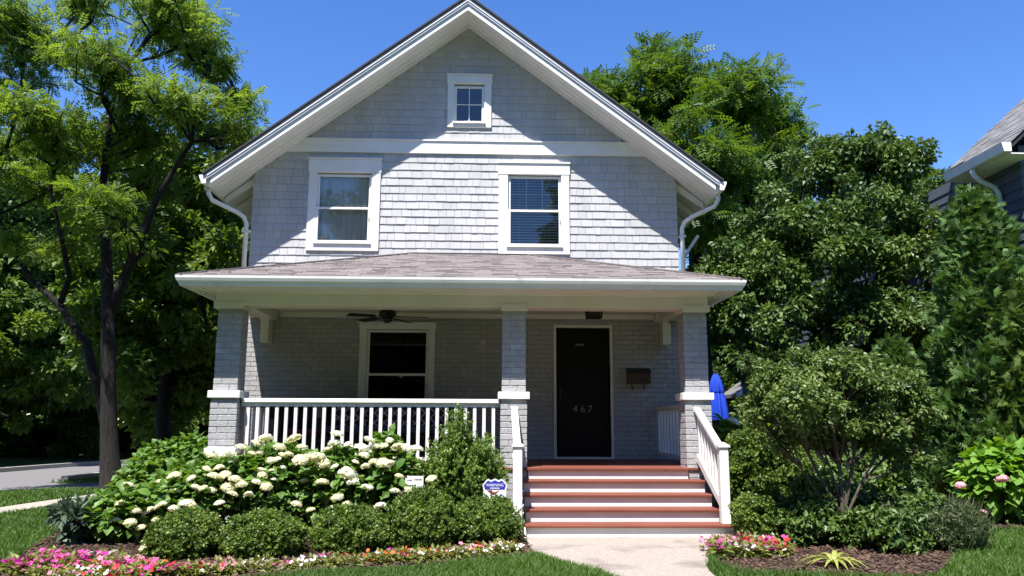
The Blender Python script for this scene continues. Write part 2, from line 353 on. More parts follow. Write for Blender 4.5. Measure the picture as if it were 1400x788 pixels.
# ------------------------------------------------------------ the house
rnd = random.Random(7)
HEXF = A([(0, 3, 2, 1), (4, 5, 6, 7), (0, 1, 5, 4), (1, 2, 6, 5), (2, 3, 7, 6), (3, 0, 4, 7)])
def hexes(name, Q, m, parent, stuff=True):
    Q = A(Q, float); F = (HEXF[None]+np.arange(len(Q))[:, None, None]*8).reshape(-1, 4)
    v = np.repeat(np.random.default_rng(len(Q)).random(len(Q)), 8)
    o = link(bpy.data.objects.new(name, npmesh(name, Q.reshape(-1, 3), F, m, v)), parent)
    if stuff: o['kind'] = 'stuff'
    return o
def boxq(x0, x1, y0, y1, z0, z1): return [(x0, y0, z0), (x1, y0, z0), (x1, y1, z0), (x0, y1, z0), (x0, y0, z1), (x1, y0, z1), (x1, y1, z1), (x0, y1, z1)]
HX, SL, AP, FL = 3.525, .755, 7.985, .70       # half width, roof slope, soffit apex on the wall, porch floor height
house = empty('house', (0, 0, 0), 0, 'grey shingled two storey house with white trim, steep front gable and brick columned porch', 'house')
WIN = dict(left=(-2.475, -1.575, 4.16, 5.325), right=(.688, 1.580, 4.135, 5.335), attic=(-.232, .282, 6.263, 6.919), porch=(-1.565, -.575, 1.30, 2.725), door=(1.480, 2.350, .725, 2.783))
def wall_front():
    xs = sorted({-HX, HX, 0.}|{q for w_ in WIN.values() for q in w_[:2]}); mb = MB()
    for a, b in zip(xs, xs[1:]):
        mid = (a+b)/2; hs = sorted((w_[2], w_[3]) for w_ in WIN.values() if w_[0] <= mid <= w_[1]); z = -.1
        for h0, h1 in hs: mb.box(a, b, .004, .16, z, h0); z = h1
        mb.prism([(a, z), (b, z), (b, AP-SL*abs(b)), (a, AP-SL*abs(a))], 'y', .004, .16)
    return mb
front = wall_front().build('front_wall', M['backing'], house)
sw = MB().box(-HX, -HX+.15, .161, 9, -.1, AP-SL*HX).box(HX-.15, HX, .161, 9, -.1, AP-SL*HX); sw.build('side_wall', M['siding'], house)
bw = MB().prism([(-HX+.16, -.1), (HX-.16, -.1), (HX-.16, AP-SL*HX), (0, AP), (-HX+.16, AP-SL*HX)], 'y', 8.85, 8.99).build('back_wall', M['inside'], house)
MB().box(-HX+.16, HX-.16, .17, 8.84, 3.35, 3.5).box(-HX+.16, HX-.16, .17, 8.84, 5.62, 5.75).box(-HX+.16, HX-.16, 2.4, 2.5, -.1, 3.34).box(-HX+.16, HX-.16, 2.4, 2.5, 3.51, 5.6).box(-HX+.16, HX-.16, .17, 8.84, .5, .6).build('floor_and_partition', M['inside'], house)
# --- shingles: courses of individual wooden shingles; the widest are parts, the rest one part
WID = [.095, .115, .135, .16, .185, .21, .235]
EXP = .1335
def shingle_quad(w_, t, zl=0): return [(-w_/2, -t, zl), (w_/2, -t, zl), (w_/2, 0, zl), (-w_/2, 0, zl), (-w_/2, -.004, EXP+.018), (w_/2, -.004, EXP+.018), (w_/2, 0, EXP+.018), (-w_/2, 0, EXP+.018)]
pieces = []
z = 3.55; row = 0
cuts = [(a-.05, b+.05, c, d) for a, b, c, d in (WIN['left'], WIN['right'], WIN['attic'])]
while z < 7.9:
    if abs(z-5.62) < .03: z = 5.66+.02
    if 5.56 < z+EXP < 5.72: pass
    hw = min(HX, (AP-(z+EXP*.45))/SL); spans = [(-hw, hw)]
    for a, b, c, d in cuts:
        if z+EXP > c-.02 and z < d+.02:
            spans = [t for s in spans for t in ((s[0], min(s[1], a)), (max(s[0], b), s[1])) if t[1]-t[0] > .03]
    for s0, s1 in spans:
        x = s0+.001
        while x < s1-.02:
            w_ = rnd.choice(WID)
            if x+w_ > s1-.06: w_ = s1-x
            if w_ > .26: w_ = w_/2
            pieces.append((x+w_/2, z+rnd.uniform(-.003, .003), w_-.004, rnd.uniform(.016, .022))); x += w_
    z += EXP*rnd.uniform(.985, 1.015); row += 1
order = sorted(range(len(pieces)), key=lambda i: -pieces[i][2]); big = set(order[:300])
smesh = {}
rest = []
for i, (x, z, w_, t) in enumerate(pieces):
    if i in big:
        key = (round(w_, 3), round(t, 3))
        if key not in smesh: smesh[key] = MB().hexa(shingle_quad(w_, t)).mesh('shingle', M['siding'])
        inst('shingle', smesh[key], front, (x, .002, z))
    else: rest.append([(x+a, .002+b, z+c) for a, b, c in shingle_quad(w_, t)])
hexes('small_shingles', rest, M['siding'], front)
# --- trims
def trim(x0, x1, z0, z1, y0=-.045, y1=.003, name='trim_board', parent=house, m='trim', bev=.004): return MB().box(x0, x1, y0, y1, z0, z1).build(name, M[m], parent, bevel=bev)
belt = MB().prism([(-3.04, 5.705), (3.04, 5.705), (2.755, 5.915), (-2.755, 5.915)], 'y', -.042, .003).build('belt_board', M['trim'], house)
MB().box(-2.80, 2.80, -.062, .003, 5.916, 5.94).build('belt_cap', M['trim'], belt)
def window(key, parent, outer, head, sill, cols=0, rows=0, blind=None, glass='glass'):
    x0, x1, z0, z1 = WIN[key]; ox0, ox1, oz0, oz1 = outer
    w_ = MB().box(x0-.001, x1+.001, .045, .06, z1-.002, z1+.01).build('window', M['trim'], parent)
    for a_, b_ in ((ox0, x0), (x1, ox1)): MB().box(a_, b_, -.045, .003, oz0, oz1-head).build('side_casing', M['trim'], w_, bevel=.004)
    MB().box(ox0-.012, ox1+.012, -.052, .003, oz1-head+.001, oz1).build('head_casing', M['trim'], w_, bevel=.004)
    MB().box(ox0-.02, ox1+.02, -.072, .003, oz1+.001, oz1+.025).build('drip_cap', M['trim'], w_)
    MB().box(x0+.001, x1-.001, -.045, .003, oz0, z0-.031).build('apron', M['trim'], w_, bevel=.004)
    MB().box(x0-.02, x1+.02, -.075, .06, z0-.03, z0-.001).build('sill', M['trim'], w_, bevel=.004)
    fr = .045; zm = (z0+z1)/2
    def sash(a, b, y, nm):
        s = MB().box(x0+.002, x0+fr, y, y+.04, a, b).box(x1-fr, x1-.002, y, y+.04, a, b).box(x0+fr+.001, x1-fr-.001, y, y+.04, a, a+fr*.8).box(x0+fr+.001, x1-fr-.001, y, y+.04, b-fr*.8, b).build(nm, M['trim'], w_)
        return s
    def bars(a, b, y, nc, nr):
        m = MB()
        for i in range(1, nc): q = x0+fr+(x1-x0-2*fr)*i/nc; m.box(q-.007, q+.007, y, y+.012, a+fr*.8, b-fr*.8)
        for i in range(1, nr): q = a+fr*.8+(b-a-1.6*fr)*i/nr; m.box(x0+fr, x1-fr, y+.0015, y+.0105, q-.007, q+.007)
        m.build('muntin', M['trim'], w_)
    def pane(a, b, y): MB().box(x0+fr, x1-fr, y+.016, y+.022, a+fr*.8, b-fr*.8).build('pane', M[glass], w_)
    if rows == 2 and key == 'attic':
        sash(z0, z1, .0, 'sash'); bars(z0, z1, .002, 2, 2); pane(z0, z1, .0)
    else:
        sash(zm-.015, z1, .005, 'upper_sash'); sash(z0, zm+.015, -.036, 'lower_sash')
        if cols: bars(zm-.015, z1, .029, cols, rows)
        pane(zm-.015, z1, .005); pane(z0, zm+.015, -.036)
        MB().box(x1-.03, x1-.018, -.05, -.037, zm-.22, zm-.16).build('latch', M['nickel'], w_)
    if blind == 'slats':
        n = int((z1-z0)/.047); sm = MB().hexa([(x0+.05, .050, -.011), (x1-.05, .050, -.011), (x1-.05, .078, .008), (x0+.05, .078, .008), (x0+.05, .050, -.008), (x1-.05, .050, -.008), (x1-.05, .078, .011), (x0+.05, .078, .011)]).mesh('blind_slat', M['blind'])
        for i in range(n): inst('blind_slat', sm, w_, (0, 0, z0+.06+i*.047))
        MB().box(x0+.2, x0+.203, .10, .103, z0+.05, z1).box(x1-.2, x1-.197, .10, .103, z0+.05, z1).build('blind_cord', M['blind'], w_)
    if blind == 'curtain':
        N = 60; V, F = [], []
        for i in range(N+1):
            x = x0+.02+(x1-x0-.04)*i/N; y = .085+.016*math.sin(i*.9)+.008*math.sin(i*2.3)
            V += [(x, y, z0), (x, y, z1)]
        for i in range(N): F.append((2*i, 2*i+2, 2*i+3, 2*i+1))
        link(bpy.data.objects.new('curtain', npmesh('curtain', V, F, M['curtain'], None, True)), w_)
    return w_
window('left', house, (-2.612, -1.43, 4.02, 5.578), .235, 260, blind='curtain') if 0 else None
window('left', house, (-2.612, -1.43, 4.02, 5.575), .225, 0, blind='curtain')
window('right', house, (.536, 1.714, 3.995, 5.545), .19, 0, cols=3, rows=2, blind='slats')
window('attic', house, (-.342, .402, 6.172, 7.098), .145, 0, rows=2)
window('porch', house, (-1.680, -.478, 1.18, 2.826), .092, 0, cols=3, rows=2, glass='glassdark')
# --- door
dx0, dx1, dz0, dz1 = WIN['door']
door = MB().box(dx0+.03, dx1-.03, .03, .07, dz0+.005, dz1-.02).build('front_door', M['black'], house)
MB().box(dx0-.045, dx0, -.03, .08, dz0-.04, dz1).box(dx1, dx1+.045, -.03, .08, dz0-.04, dz1).box(dx0-.045, dx1+.045, -.032, .08, dz1+.001, dz1+.05).build('door_frame', M['cream'], door, bevel=.003)
MB().box(dx0+.001, dx1-.001, -.06, .09, dz0-.04, dz0+.004).build('threshold', M['cream'], door)
pm = []
for a, b in ((dx0+.10, (dx0+dx1)/2-.03), ((dx0+dx1)/2+.03, dx1-.10)):
    for c, d in ((dz0+.15, dz0+.55), (dz0+.95, dz0+1.45), (dz0+1.55, dz0+1.9)): MB().box(a, b, .022, .031, c, d).build('door_panel', M['black'], door, bevel=.006)
MB().box(dx0+.06, dx0+.085, -.01, .03, dz0+.88, dz0+1.1).tube([(dx0+.07, -.03, dz0+.97), (dx0+.17, -.03, dz0+.97)], .011).build('handle', M['bronze'], door)
MB().box(1.80, 1.94, .018, .03, 2.50, 2.525).build('door_knocker', M['nickel'], door)
def text(s, size, loc, m, parent, name, ext=.004, ry=0, sx=1):
    c = bpy.data.curves.new(name, 'FONT'); c.body = s; c.size = size; c.extrude = ext; c.align_x = 'CENTER'; c.align_y = 'CENTER'
    t = bpy.data.objects.new(name, c); C.objects.link(t); dg = bpy.context.evaluated_depsgraph_get()
    me = bpy.data.meshes.new_from_object(t.evaluated_get(dg)); bpy.data.objects.remove(t)
    me.name = name; me.materials.clear(); me.materials.append(M[m])
    me.transform(Matrix.Translation(loc) @ Matrix.Rotation(math.pi/2, 4, 'X') @ Matrix.Diagonal((sx, 1, 1, 1)))
    return link(bpy.data.objects.new(name, me), parent)
for ch, x in (('4', 1.785), ('6', 1.905), ('7', 2.02)): text(ch, .155, (x, .024, 1.475), 'nickel', door, 'house_number')
# --- gable roof with overhang
OV = .62
roof = MB()
for s in (-1, 1):
    poly = [(0, AP+.003), (s*4.06, AP+.003-SL*4.06), (s*4.06, AP+.20-SL*4.06), (0, AP+.20)]
    roof.prism(poly if s < 0 else poly[::-1], 'y', -OV+.001, 9.4)
roofo = roof.build('roof', M['soffit'], house)
for s in (-1, 1):
    p = [(0, AP-.015), (s*4.0, AP-.015-SL*4.0), (s*4.0, AP+.085-SL*4.0), (0, AP+.085)]
    MB().prism(p if s < 0 else p[::-1], 'y', -OV-.032, -OV).build('bargeboard', M['trim'], roofo)
    p = [(0, AP+.086), (s*4.05, AP+.086-SL*4.05), (s*4.08, AP+.192-SL*4.08), (0, AP+.192)]
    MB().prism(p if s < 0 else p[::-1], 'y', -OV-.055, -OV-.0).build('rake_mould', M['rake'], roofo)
    p = [(0, AP+.130), (s*4.05, AP+.130-SL*4.05), (s*4.05, AP+.150-SL*4.05), (0, AP+.150)]
    MB().prism(p if s < 0 else p[::-1], 'y', -OV-.066, -OV-.056).build('rake_bead', M['trim'], roofo)
    p = [(0, AP+.203), (s*4.12, AP+.203-SL*4.12), (s*4.12, AP+.238-SL*4.12), (0, AP+.238)]
    MB().prism(p if s < 0 else p[::-1], 'y', -OV-.085, 9.45).build('roof_covering', M['roof_edge'], roofo)
    # soffit groove boards under the rake
    for k in range(3):
        yy = -OV+.17+k*.16
        p = [(0, AP-.004), (s*4.0, AP-.004-SL*4.0), (s*4.0, AP+.002-SL*4.0), (0, AP+.002)]
        MB().prism(p if s < 0 else p[::-1], 'y', yy, yy+.145).build('soffit_board', M['soffit'], roofo)
    # eave gutter along the side, downspout round to the corner
    ze = AP+.16-SL*4.06
    g = MB().prism([(s*4.065, ze-.14), (s*4.13, ze-.14), (s*4.175, ze-.03), (s*4.175, ze), (s*4.065, ze)][::-s], 'y', -OV-.05, 9.3).build('eave_gutter', M['gutter'], roofo)
    zt = ze-.13
    pts = [(s*4.10, -.42, zt), (s*4.10, -.42, zt-.10), (s*4.05, -.38, zt-.20), (s*3.72, -.16, zt-.33), (s*3.62, -.10, zt-.40), (s*3.585, -.055, zt-.50), (s*3.585, -.055, 3.60)]
    MB().tube(pts, .038, 10).build('downspout', M['gutter'], roofo, smooth=True)
    MB().box(s*3.585-.055, s*3.585+.055, -.10, .0, 4.3, 4.33).build('downspout_strap', M['gutter'], roofo)
    # rafter ends under the eave
    for k in range(5):
        yy = .1+k*.6
        MB().prism(([(s*3.53, AP-.02-SL*3.53), (s*4.0, AP-.02-SL*4.0), (s*4.0, AP-.12-SL*4.0), (s*3.53, AP-.16-SL*3.53)])[::-s], 'y', yy, yy+.05).build('rafter_tail', M['bronze'] if k < 0 else M['soffit'], roofo)
MB().bar((3.70, .35, 4.05), (3.95, .30, 4.42), .05, .05).build('side_brace', M['gutter'], house)
# --- porch
DECKY = -2.62
deck = MB().box(-3.2, 3.3, DECKY+.09, -.001, FL-.16, FL-.03).build('porch_floor', M['deck'], house)
for k in range(23):
    pass
bm_ = MB().box(-3.2, 3.3, 0, .108, 0, .028).mesh('floor_board', M['deck'], bevel=.003)
for k in range(24): inst('floor_board', bm_, deck, (0, DECKY+.03+k*.1085, FL-.029))
for a in ((-3.15, .6, DECKY+.16, DECKY+.26), (-3.15, -3.05, DECKY+.27, 0), (3.12, 3.22, DECKY+.27, 0)): MB().box(*a, 0, FL-.165).build('porch_skirt', M['brick'], house)
# porch wall bricks
wb = []
r_ = 0; z = FL-.02
hol = [(WIN['porch'][0]-.06, WIN['porch'][1]+.06, 1.2, 2.80), (WIN['door'][0]-.03, WIN['door'][1]+.03, .6, 2.82)]
while z < 3.06:
    x = -3.5-(.107 if r_ % 2 else 0); sp = [(-3.5, 3.5)]
    for a, b, c, d in hol:
        if z+.06 > c and z < d: sp = [t for s in sp for t in ((s[0], min(s[1], a)), (max(s[0], b), s[1])) if t[1]-t[0] > .03]
    while x < 3.5:
        for s0, s1 in sp:
            a, b = max(x, s0), min(x+.207, s1)
            if b-a > .02: wb.append(boxq(a, b, -.004-rnd.random()*.003, .004, z+rnd.uniform(-.001, .001), z+.068))
        x += .215
    z += .0765; r_ += 1
hexes('wall_bricks', wb, M['brick'], front)
# porch columns
bricks = {}
def brick_mesh(lx, ly):
    k = (round(lx, 3), round(ly, 3))
    if k not in bricks: bricks[k] = MB().box(-lx/2, lx/2, -ly/2, ly/2, 0, .067).mesh('brick', M['brick'], bevel=.004)
    return bricks[k]
def column(x0, x1, full=True):
    cx = (x0+x1)/2; cy0 = -2.55
    core = MB().box(x0+.006, x1-.006, cy0+.006, cy0+.294, 1.64, 2.70).box(x0-.010, x1+.010, cy0-.012, cy0+.312, -.05, 1.55).build('porch_column', M['mortar'], house)
    hid = []
    def courses(a, b, ya, yb, z0, z1):
        z = z0; i = 0
        while z+.067 <= z1+.002:
            W = b-a; D = yb-ya; t = .098; L_ = W-t-.009
            m = i % 2
            def q(u0, u1, v0, v1, hidden=False):
                if m: u0, u1 = W-u1, W-u0
                jx = rnd.uniform(-.002, .002); jy = rnd.uniform(-.003, .002)
                if hidden: hid.append(boxq(a+u0, a+u1, ya+v0, ya+v1, z, z+.067))
                else: inst('brick', brick_mesh(u1-u0, v1-v0), core, (a+(u0+u1)/2+jx, ya+(v0+v1)/2+jy, z))
            low = z < .62
            q(0, L_, 0, t, low); q(L_+.009, W, 0, D-t-.009, low); q(0, t, t+.009, D, True); q(t+.009, W, D-t, D, True)
            z += .0765; i += 1
    courses(x0, x1, cy0, cy0+.30, 1.652, 2.69)
    courses(x0-.016, x1+.016, cy0-.018, cy0+.318, -.03, 1.54)
    hexes('hidden_bricks', hid, M['brick'], core)
    MB().box(x0-.05, x1+.05, cy0-.05, cy0+.35, 1.551, 1.643).build('cap_stone', M['trim'], core, bevel=.006)
    return core
column(-3.105, -2.800); column(.556, .862); column(2.928, 3.236)
MB().box(-3.15, -2.76, -2.61, -2.2, .86, .93).build('plinth_block', M['trim'], house, bevel=.005)
# beams, ceiling, eave
beam = MB().box(-3.125, 3.245, -2.60, -2.26, 2.735, 3.02).build('porch_beam', M['cream'], house, bevel=.004)
for a, b in ((-3.145, -2.76), (.535, .885), (2.90, 3.265)): MB().box(a, b, -2.62, -2.24, 2.692, 2.775).build('column_capital', M['cream'], beam, bevel=.004)
MB().box(-3.13, 3.25, -2.635, -2.601, 2.885, 2.93).build('frieze_mould', M['cream'], beam, bevel=.01)
for a, b in ((-3.12, -2.98), (3.11, 3.24)): MB().box(a, b, -2.2585, -.27, 2.86, 3.045).build('side_beam', M['cream'], beam)
MB().box(-2.974, 3.104, -2.258, -.0135, 3.0, 3.02).build('porch_ceiling', M['cream'], house)
MB().box(-2.965, 3.07, -.042, -.0125, 2.925, 2.998).build('wall_frieze', M['cream'], house)
def corbel(s, xc, xo):
    P = [(xo, 2.997), (xo, 2.95)]
    for k in range(7):
        a = k/6*math.pi/2; P.append((xo+s*(.05+.20*math.sin(a)), 2.93-.10*(1-math.cos(a))))
    P += [(xc-s*.065, 2.83), (xc-s*.065, 2.50), (xc+s*.065, 2.50), (xc+s*.065, 2.86), (xc+s*.165, 2.88), (xc+s*.165, 2.997)]
    MB().prism(P if s > 0 else P[::-1], 'y', -.26, -.013).build('wall_bracket', M['cream'], house)
corbel(1, -3.14, -3.46); corbel(-1, 3.235, 3.51)
# hip roof of the porch: deck, courses of asphalt shingle, gutter, soffit
EX0, EX1, EY, EZ = -3.45, 3.585, -3.07, 3.035
TL, TR, TZ = -.90, 1.02, 3.985
pr = MB().add([(EX0, EY, EZ-.02), (EX1, EY, EZ-.02), (TR, -.001, TZ-.02), (TL, -.001, TZ-.02), (EX0, -.001, EZ-.02), (EX1, -.001, EZ-.02)],
              [(0, 1, 2, 3), (0, 3, 4), (1, 5, 2), (0, 4, 5, 1)]).build('porch_roof', M['roof_edge'], house)
tabs = []
NR = 24; fs = (TZ-EZ)/(-EY)
for i in range(NR):
    t0, t1 = i/NR, (i+1.15)/NR
    xl, xr = EX0+(TL-EX0)*t0, EX1+(TR-EX1)*t0
    x = xl
    while x < xr-.01:
        w_ = min(rnd.choice((.12, .17, .24, .33)), xr-x); th = rnd.choice((.007, .009, .017))
        y0, y1 = EY-.015+(-EY)*t0, min(EY+(-EY)*t1, -.002)
        z0, z1 = EZ+(TZ-EZ)*t0, EZ+(y1-EY)*fs
        lx0, lx1 = max(x, EX0+(TL-EX0)*min(t1, 1)) if x == xl else x, x+w_
        tabs.append([(x, y0, z0-.015), (x+w_-.003, y0, z0-.015), (min(x+w_-.003, EX1+(TR-EX1)*min(t1, 1)+.03), y1, z1-.015), (max(x, EX0+(TL-EX0)*min(t1, 1)-.03), y1, z1-.015),
                     (x, y0, z0+th), (x+w_-.003, y0, z0+th), (min(x+w_-.003, EX1+(TR-EX1)*min(t1, 1)+.03), y1, z1+.003), (max(x, EX0+(TL-EX0)*min(t1, 1)-.03), y1, z1+.003)])
        x += w_
hexes('roof_tabs', tabs, M['roof'], pr)
for s, ex, tx in ((-1, EX0, TL), (1, EX1, TR)):
    MB().bar((ex, EY, EZ+.012), (tx, -.01, TZ+.012), .12, .016).build('hip_ridge', M['roof'], pr)
    q = []
    for i in range(NR):
        t0, t1 = i/NR, min(1, (i+1.1)/NR); xa, xb = ex+(tx-ex)*t0, ex+(tx-ex)*t1; ya = EY+(-EY)*t0; za, zb = EZ+(TZ-EZ)*t0, EZ+(TZ-EZ)*t1
        yb = EY+(-EY)*t1
        q.append([(xa, ya, za-.015), (xa, -.003, za-.015), (xb, -.003, zb-.015), (xb, yb, zb-.015), (xa, ya, za+.008), (xa, -.003, za+.008), (xb, -.003, zb+.004), (xb, yb, zb+.004)][::1])
    hexes('end_roof_tabs', q, M['roof'], pr)
MB().box(TL, TR, -.03, -.016, TZ-.02, TZ+.02).build('roof_flashing', M['roof_edge'], pr)
ogee = [(0, 2.905), (-.055, 2.905), (-.062, 2.93), (-.085, 2.965), (-.098, 3.0), (-.10, 3.03), (-.092, 3.03), (-.085, 3.01), (0, 3.01)]
gm = MB(); n = len(ogee)
fx0, fx1, fy = EX0+.075, EX1-.075, EY+.075
ring = []
for (o_, zz) in ogee: ring.append([(fx0+o_, -.003, zz), (fx0+o_, fy+o_, zz), (fx1-o_, fy+o_, zz), (fx1-o_, -.003, zz)])
for i in range(n):
    a, b = ring[i], ring[(i+1) % n]
    for k in range(3): gm.add([a[k], a[k+1], b[k+1], b[k]], [(0, 1, 2, 3)])
gut = gm.build('porch_gutter', M['gutter'], pr)
MB().add([(fx0, fy, 2.915), (fx1, fy, 2.915), (fx1, -.003, 2.915), (fx0, -.003, 2.915), (-3.12, -2.6, 2.905), (3.24, -2.6, 2.905), (3.24, -.003, 2.905), (-3.12, -.003, 2.905)],
         [(0, 1, 5, 4), (1, 2, 6, 5), (3, 0, 4, 7)]).build('porch_soffit', M['soffit'], pr)
for k, o_ in enumerate((.07, .16)): MB().box(fx0+o_, fx0+o_+.012, fy+.1, -.01, 2.897, 2.9055).box(fx1-o_-.012, fx1-o_, fy+.1, -.01, 2.897, 2.9055).build('soffit_bead', M['soffit'], pr)
# --- railings
def railing(label, x0, x1, y, z0, z1, n, first):
    rt = empty('porch_railing', (x0, y, FL), 0, label, 'railing')
    MB().box(0, x1-x0, -.05, .05, z1-.055-FL, z1-FL).build('top_rail', M['trim'], rt, bevel=.008)
    MB().box(0, x1-x0, -.022, .022, z1-.10-FL, z1-.056-FL).build('sub_rail', M['trim'], rt)
    MB().box(0, x1-x0, -.022, .022, .07, .115).build('bottom_rail', M['trim'], rt)
    bm2 = MB().box(-.021, .021, -.018, .018, .1155, z1-.1005-FL).mesh('baluster', M['trim'])
    for i in range(n): inst('baluster', bm2, rt, (first+i*(x1-x0-2*first)/(n-1), 0, 0))
    return rt
railing('white front porch railing between left and middle brick columns, behind the hydrangeas', -2.765, .535, -2.42, .8, 1.552, 27, .085)
for s, x, lab in ((-1, -2.98, 'white side railing at the left end of the porch, beside the left column'), (1, 3.10, 'white side railing at the right end of the porch below the mailbox')):
    rt = empty('porch_railing', (x, -2.2, FL), R(90), lab, 'railing')
    MB().box(0, 2.15, -.04, .04, .755, .81).build('top_rail', M['trim'], rt, bevel=.006); MB().box(0, 2.15, -.02, .02, .07, .115).build('bottom_rail', M['trim'], rt)
    b3 = MB().box(-.018, .018, -.018, .018, .1155, .7545).mesh('baluster', M['trim'])
    for i in range(11): inst('baluster', b3, rt, (.08+i*.2, 0, 0))
# --- steps
steps = empty('porch_steps', (1.9, -3.2, 0), 0, 'five terracotta painted wooden steps with white risers leading up to the front door', 'steps')
NY = [-3.76, -3.475, -3.19, -2.905, -2.62]
for k, yn in enumerate(NY):
    zt = .141*(k+1) if k < 4 else FL
    xr = 3.13 if k == 0 else 3.05
    xl = .80
    if k == 4: xl, xr = .87, 2.92
    back = NY[k+1]+.03 if k < 4 else -2.555
    if k < 4:
        mid = (yn+back)/2
        for a, b in ((yn, mid-.003), (mid+.003, back)): MB().box(xl-1.9, xr-1.9, a+3.2, b+3.2, zt-.032, zt).build('tread', M['deck'], steps, bevel=.007, seg=2)
    else: MB().box(xl-1.9, xr-1.9, yn+3.2, yn+3.2+.045, zt-.038, zt+.002).build('nosing', M['deck'], steps, bevel=.007, seg=2)
    MB().box(xl-1.9+.02, xr-1.9-.005, yn+.035+3.2, yn+.055+3.2, zt-.141, zt-.033 if k < 4 else zt-.04).build('riser', M['trim'], steps)
for xa in (.80, 3.005):
    P = [(-3.70, 0), (-2.56, 0), (-2.56, .52), (-3.70, .0)]
    MB().prism([(-3.72+3.2, 0), (-2.6+3.2, 0), (-2.6+3.2, .53), (-3.44+3.2, .11), (-3.72+3.2, .10)], 'x', xa-1.9-.012, xa-1.9+.012).build('stringer', M['trim'], steps)
def stair_rail(xc, label, zb):
    t = empty('stair_railing', (xc, -3.65, 0), 0, label, 'railing')
    MB().box(-.052, .052, -.052, .052, zb, .985).build('newel_post', M['trim'], t, bevel=.006)
    MB().box(-.068, .068, -.068, .068, .986, 1.01).add([(-.06, -.06, 1.011), (.06, -.06, 1.011), (.06, .06, 1.011), (-.06, .06, 1.011), (0, 0, 1.045)], [(0, 1, 4), (1, 2, 4), (2, 3, 4), (3, 0, 4), (3, 2, 1, 0)]).build('newel_cap', M['trim'], t)
    MB().bar((0, .053, .955), (0, 1.07, 1.44), .085, .05).build('handrail', M['trim'], t, bevel=.006)
    MB().bar((0, .053, .33), (0, 1.07, .83), .045, .09).build('lower_rail', M['trim'], t)
    for i in range(7):
        y = .16+i*.135; zz = .955+.477*(y-.053)
        MB().box(-.018, .018, y-.018, y+.018, .33+.49*(y-.053)+.03, zz-.02).build('baluster', M['trim'], t)
stair_rail(3.055, 'white sloping stair railing on the right side of the front steps', .142)
stair_rail(.715, 'white sloping stair railing on the left side of the front steps, by the security sign', .0)
# --- porch fittings
fan = empty('ceiling_fan', (-1.09, -1.3, 2.72), 0, 'black ceiling fan hanging over the porch in front of the window', 'ceiling fan')
MB().lathe([(.02, .34), (.02, .16)], 10).build('downrod', M['black'], fan)
MB().lathe([(.03, .165), (.07, .15), (.12, .13), (.125, .07), (.09, .045), (.085, .03)], 20).build('motor_housing', M['bronze'], fan, smooth=True)
MB().lathe([(.075, .029), (.07, -.01), (.045, -.035), (.02, -.045)], 16).build('switch_cup', M['bronze'], fan, smooth=True)
bl = MB().bar((.10, 0, .05), (.22, 0, .045), .03, .01).hexa([(.2, -.055, .035), (.60, -.07, .02), (.60, .07, .045), (.2, .055, .055), (.2, -.055, .042), (.60, -.07, .027), (.60, .07, .052), (.2, .055, .062)]).mesh('blade', M['black'])
for k in range(5): inst('blade', bl, fan, (0, 0, 0), R(-6+72*k))
lampo = empty('porch_lamp', (1.925, -1.3, 2.77), 0, 'dark square lantern on the porch ceiling in front of the door', 'lamp')
MB().box(-.11, .11, -.11, .11, 0, .03).build('lamp_base', M['bronze'], lampo); MB().box(-.07, .07, -.07, .07, .031, .13).build('lamp_glass', M['copper'], lampo)
fr_ = MB()
for a in (-.1, .1):
    for b in (-.1, .1): fr_.box(a-.012, a+.012, b-.012, b+.012, .031, .18)
fr_.box(-.115, .115, -.115, .115, .18, .28).build('lamp_frame', M['bronze'], lampo)
mb_ = empty('mailbox', (2.797, -.012, 1.88), 0, 'dark brown metal mailbox on the porch wall right of the door', 'mailbox')
MB().prism([(-.14, 0), (0, 0), (0, .24), (-.12, .20), (-.14, .17)], 'x', -.18, .18).build('mailbox_body', M['copper'], mb_)
MB().hexa([(-.19, -.155, .172), (.19, -.155, .172), (.19, 0, .245), (-.19, 0, .245), (-.19, -.155, .184), (.19, -.155, .184), (.19, 0, .258), (-.19, 0, .258)]).build('lid', M['bronze'], mb_)
for a in (-.10, .09): MB().tube([(a, -.02, 0), (a, -.03, -.07), (a, -.07, -.085), (a, -.09, -.06)], .008, 6).build('paper_hook', M['bronze'], mb_)
sofa = empty('wicker_sofa', (-1.05, -1.0, FL), 0, 'dark wicker porch sofa with trellis print cushions, behind the white railing', 'sofa')
MB().box(-1.0, 1.0, -.4, .35, .12, .38).build('sofa_base', M['wicker'], sofa, bevel=.02); MB().box(-1.0, 1.0, .36, .46, .12, .86).build('sofa_back', M['wicker'], sofa, bevel=.02)
for a in (-1.0, .9): MB().box(a, a+.1, -.4, .355, .381, .62).build('sofa_arm', M['wicker'], sofa, bevel=.02)
MB().box(-.88, .88, -.38, .2, .385, .50).build('seat_cushion', M['navy'], sofa, bevel=.03, seg=2)
for x in (-.62, -.02, .58):
    c = MB().box(-.27, .27, -.07, .07, -.22, .22).build('back_cushion', M['cushion'], sofa, (x, .22, .68), bevel=.05, seg=3); c.rotation_euler = (R(-12), 0, 0)
for i, (x, lab) in enumerate(((-2.35, 'dark wicker armchair with a red seat cushion at the left end of the porch'),)):
    ch = empty('wicker_armchair', (x, -1.2, FL), R(25), lab, 'armchair')
    MB().box(-.36, .36, -.35, .3, .1, .36).build('chair_base', M['wicker'], ch, bevel=.02); MB().box(-.36, .36, .31, .41, .1, .84).build('chair_back', M['wicker'], ch, bevel=.03)
    for a in (-.36, .27): MB().box(a, a+.09, -.35, .305, .361, .6).build('chair_arm', M['wicker'], ch, bevel=.02)
    MB().box(-.26, .26, -.34, .28, .362, .46).build('seat_cushion', M['red'], ch, bevel=.03, seg=2)
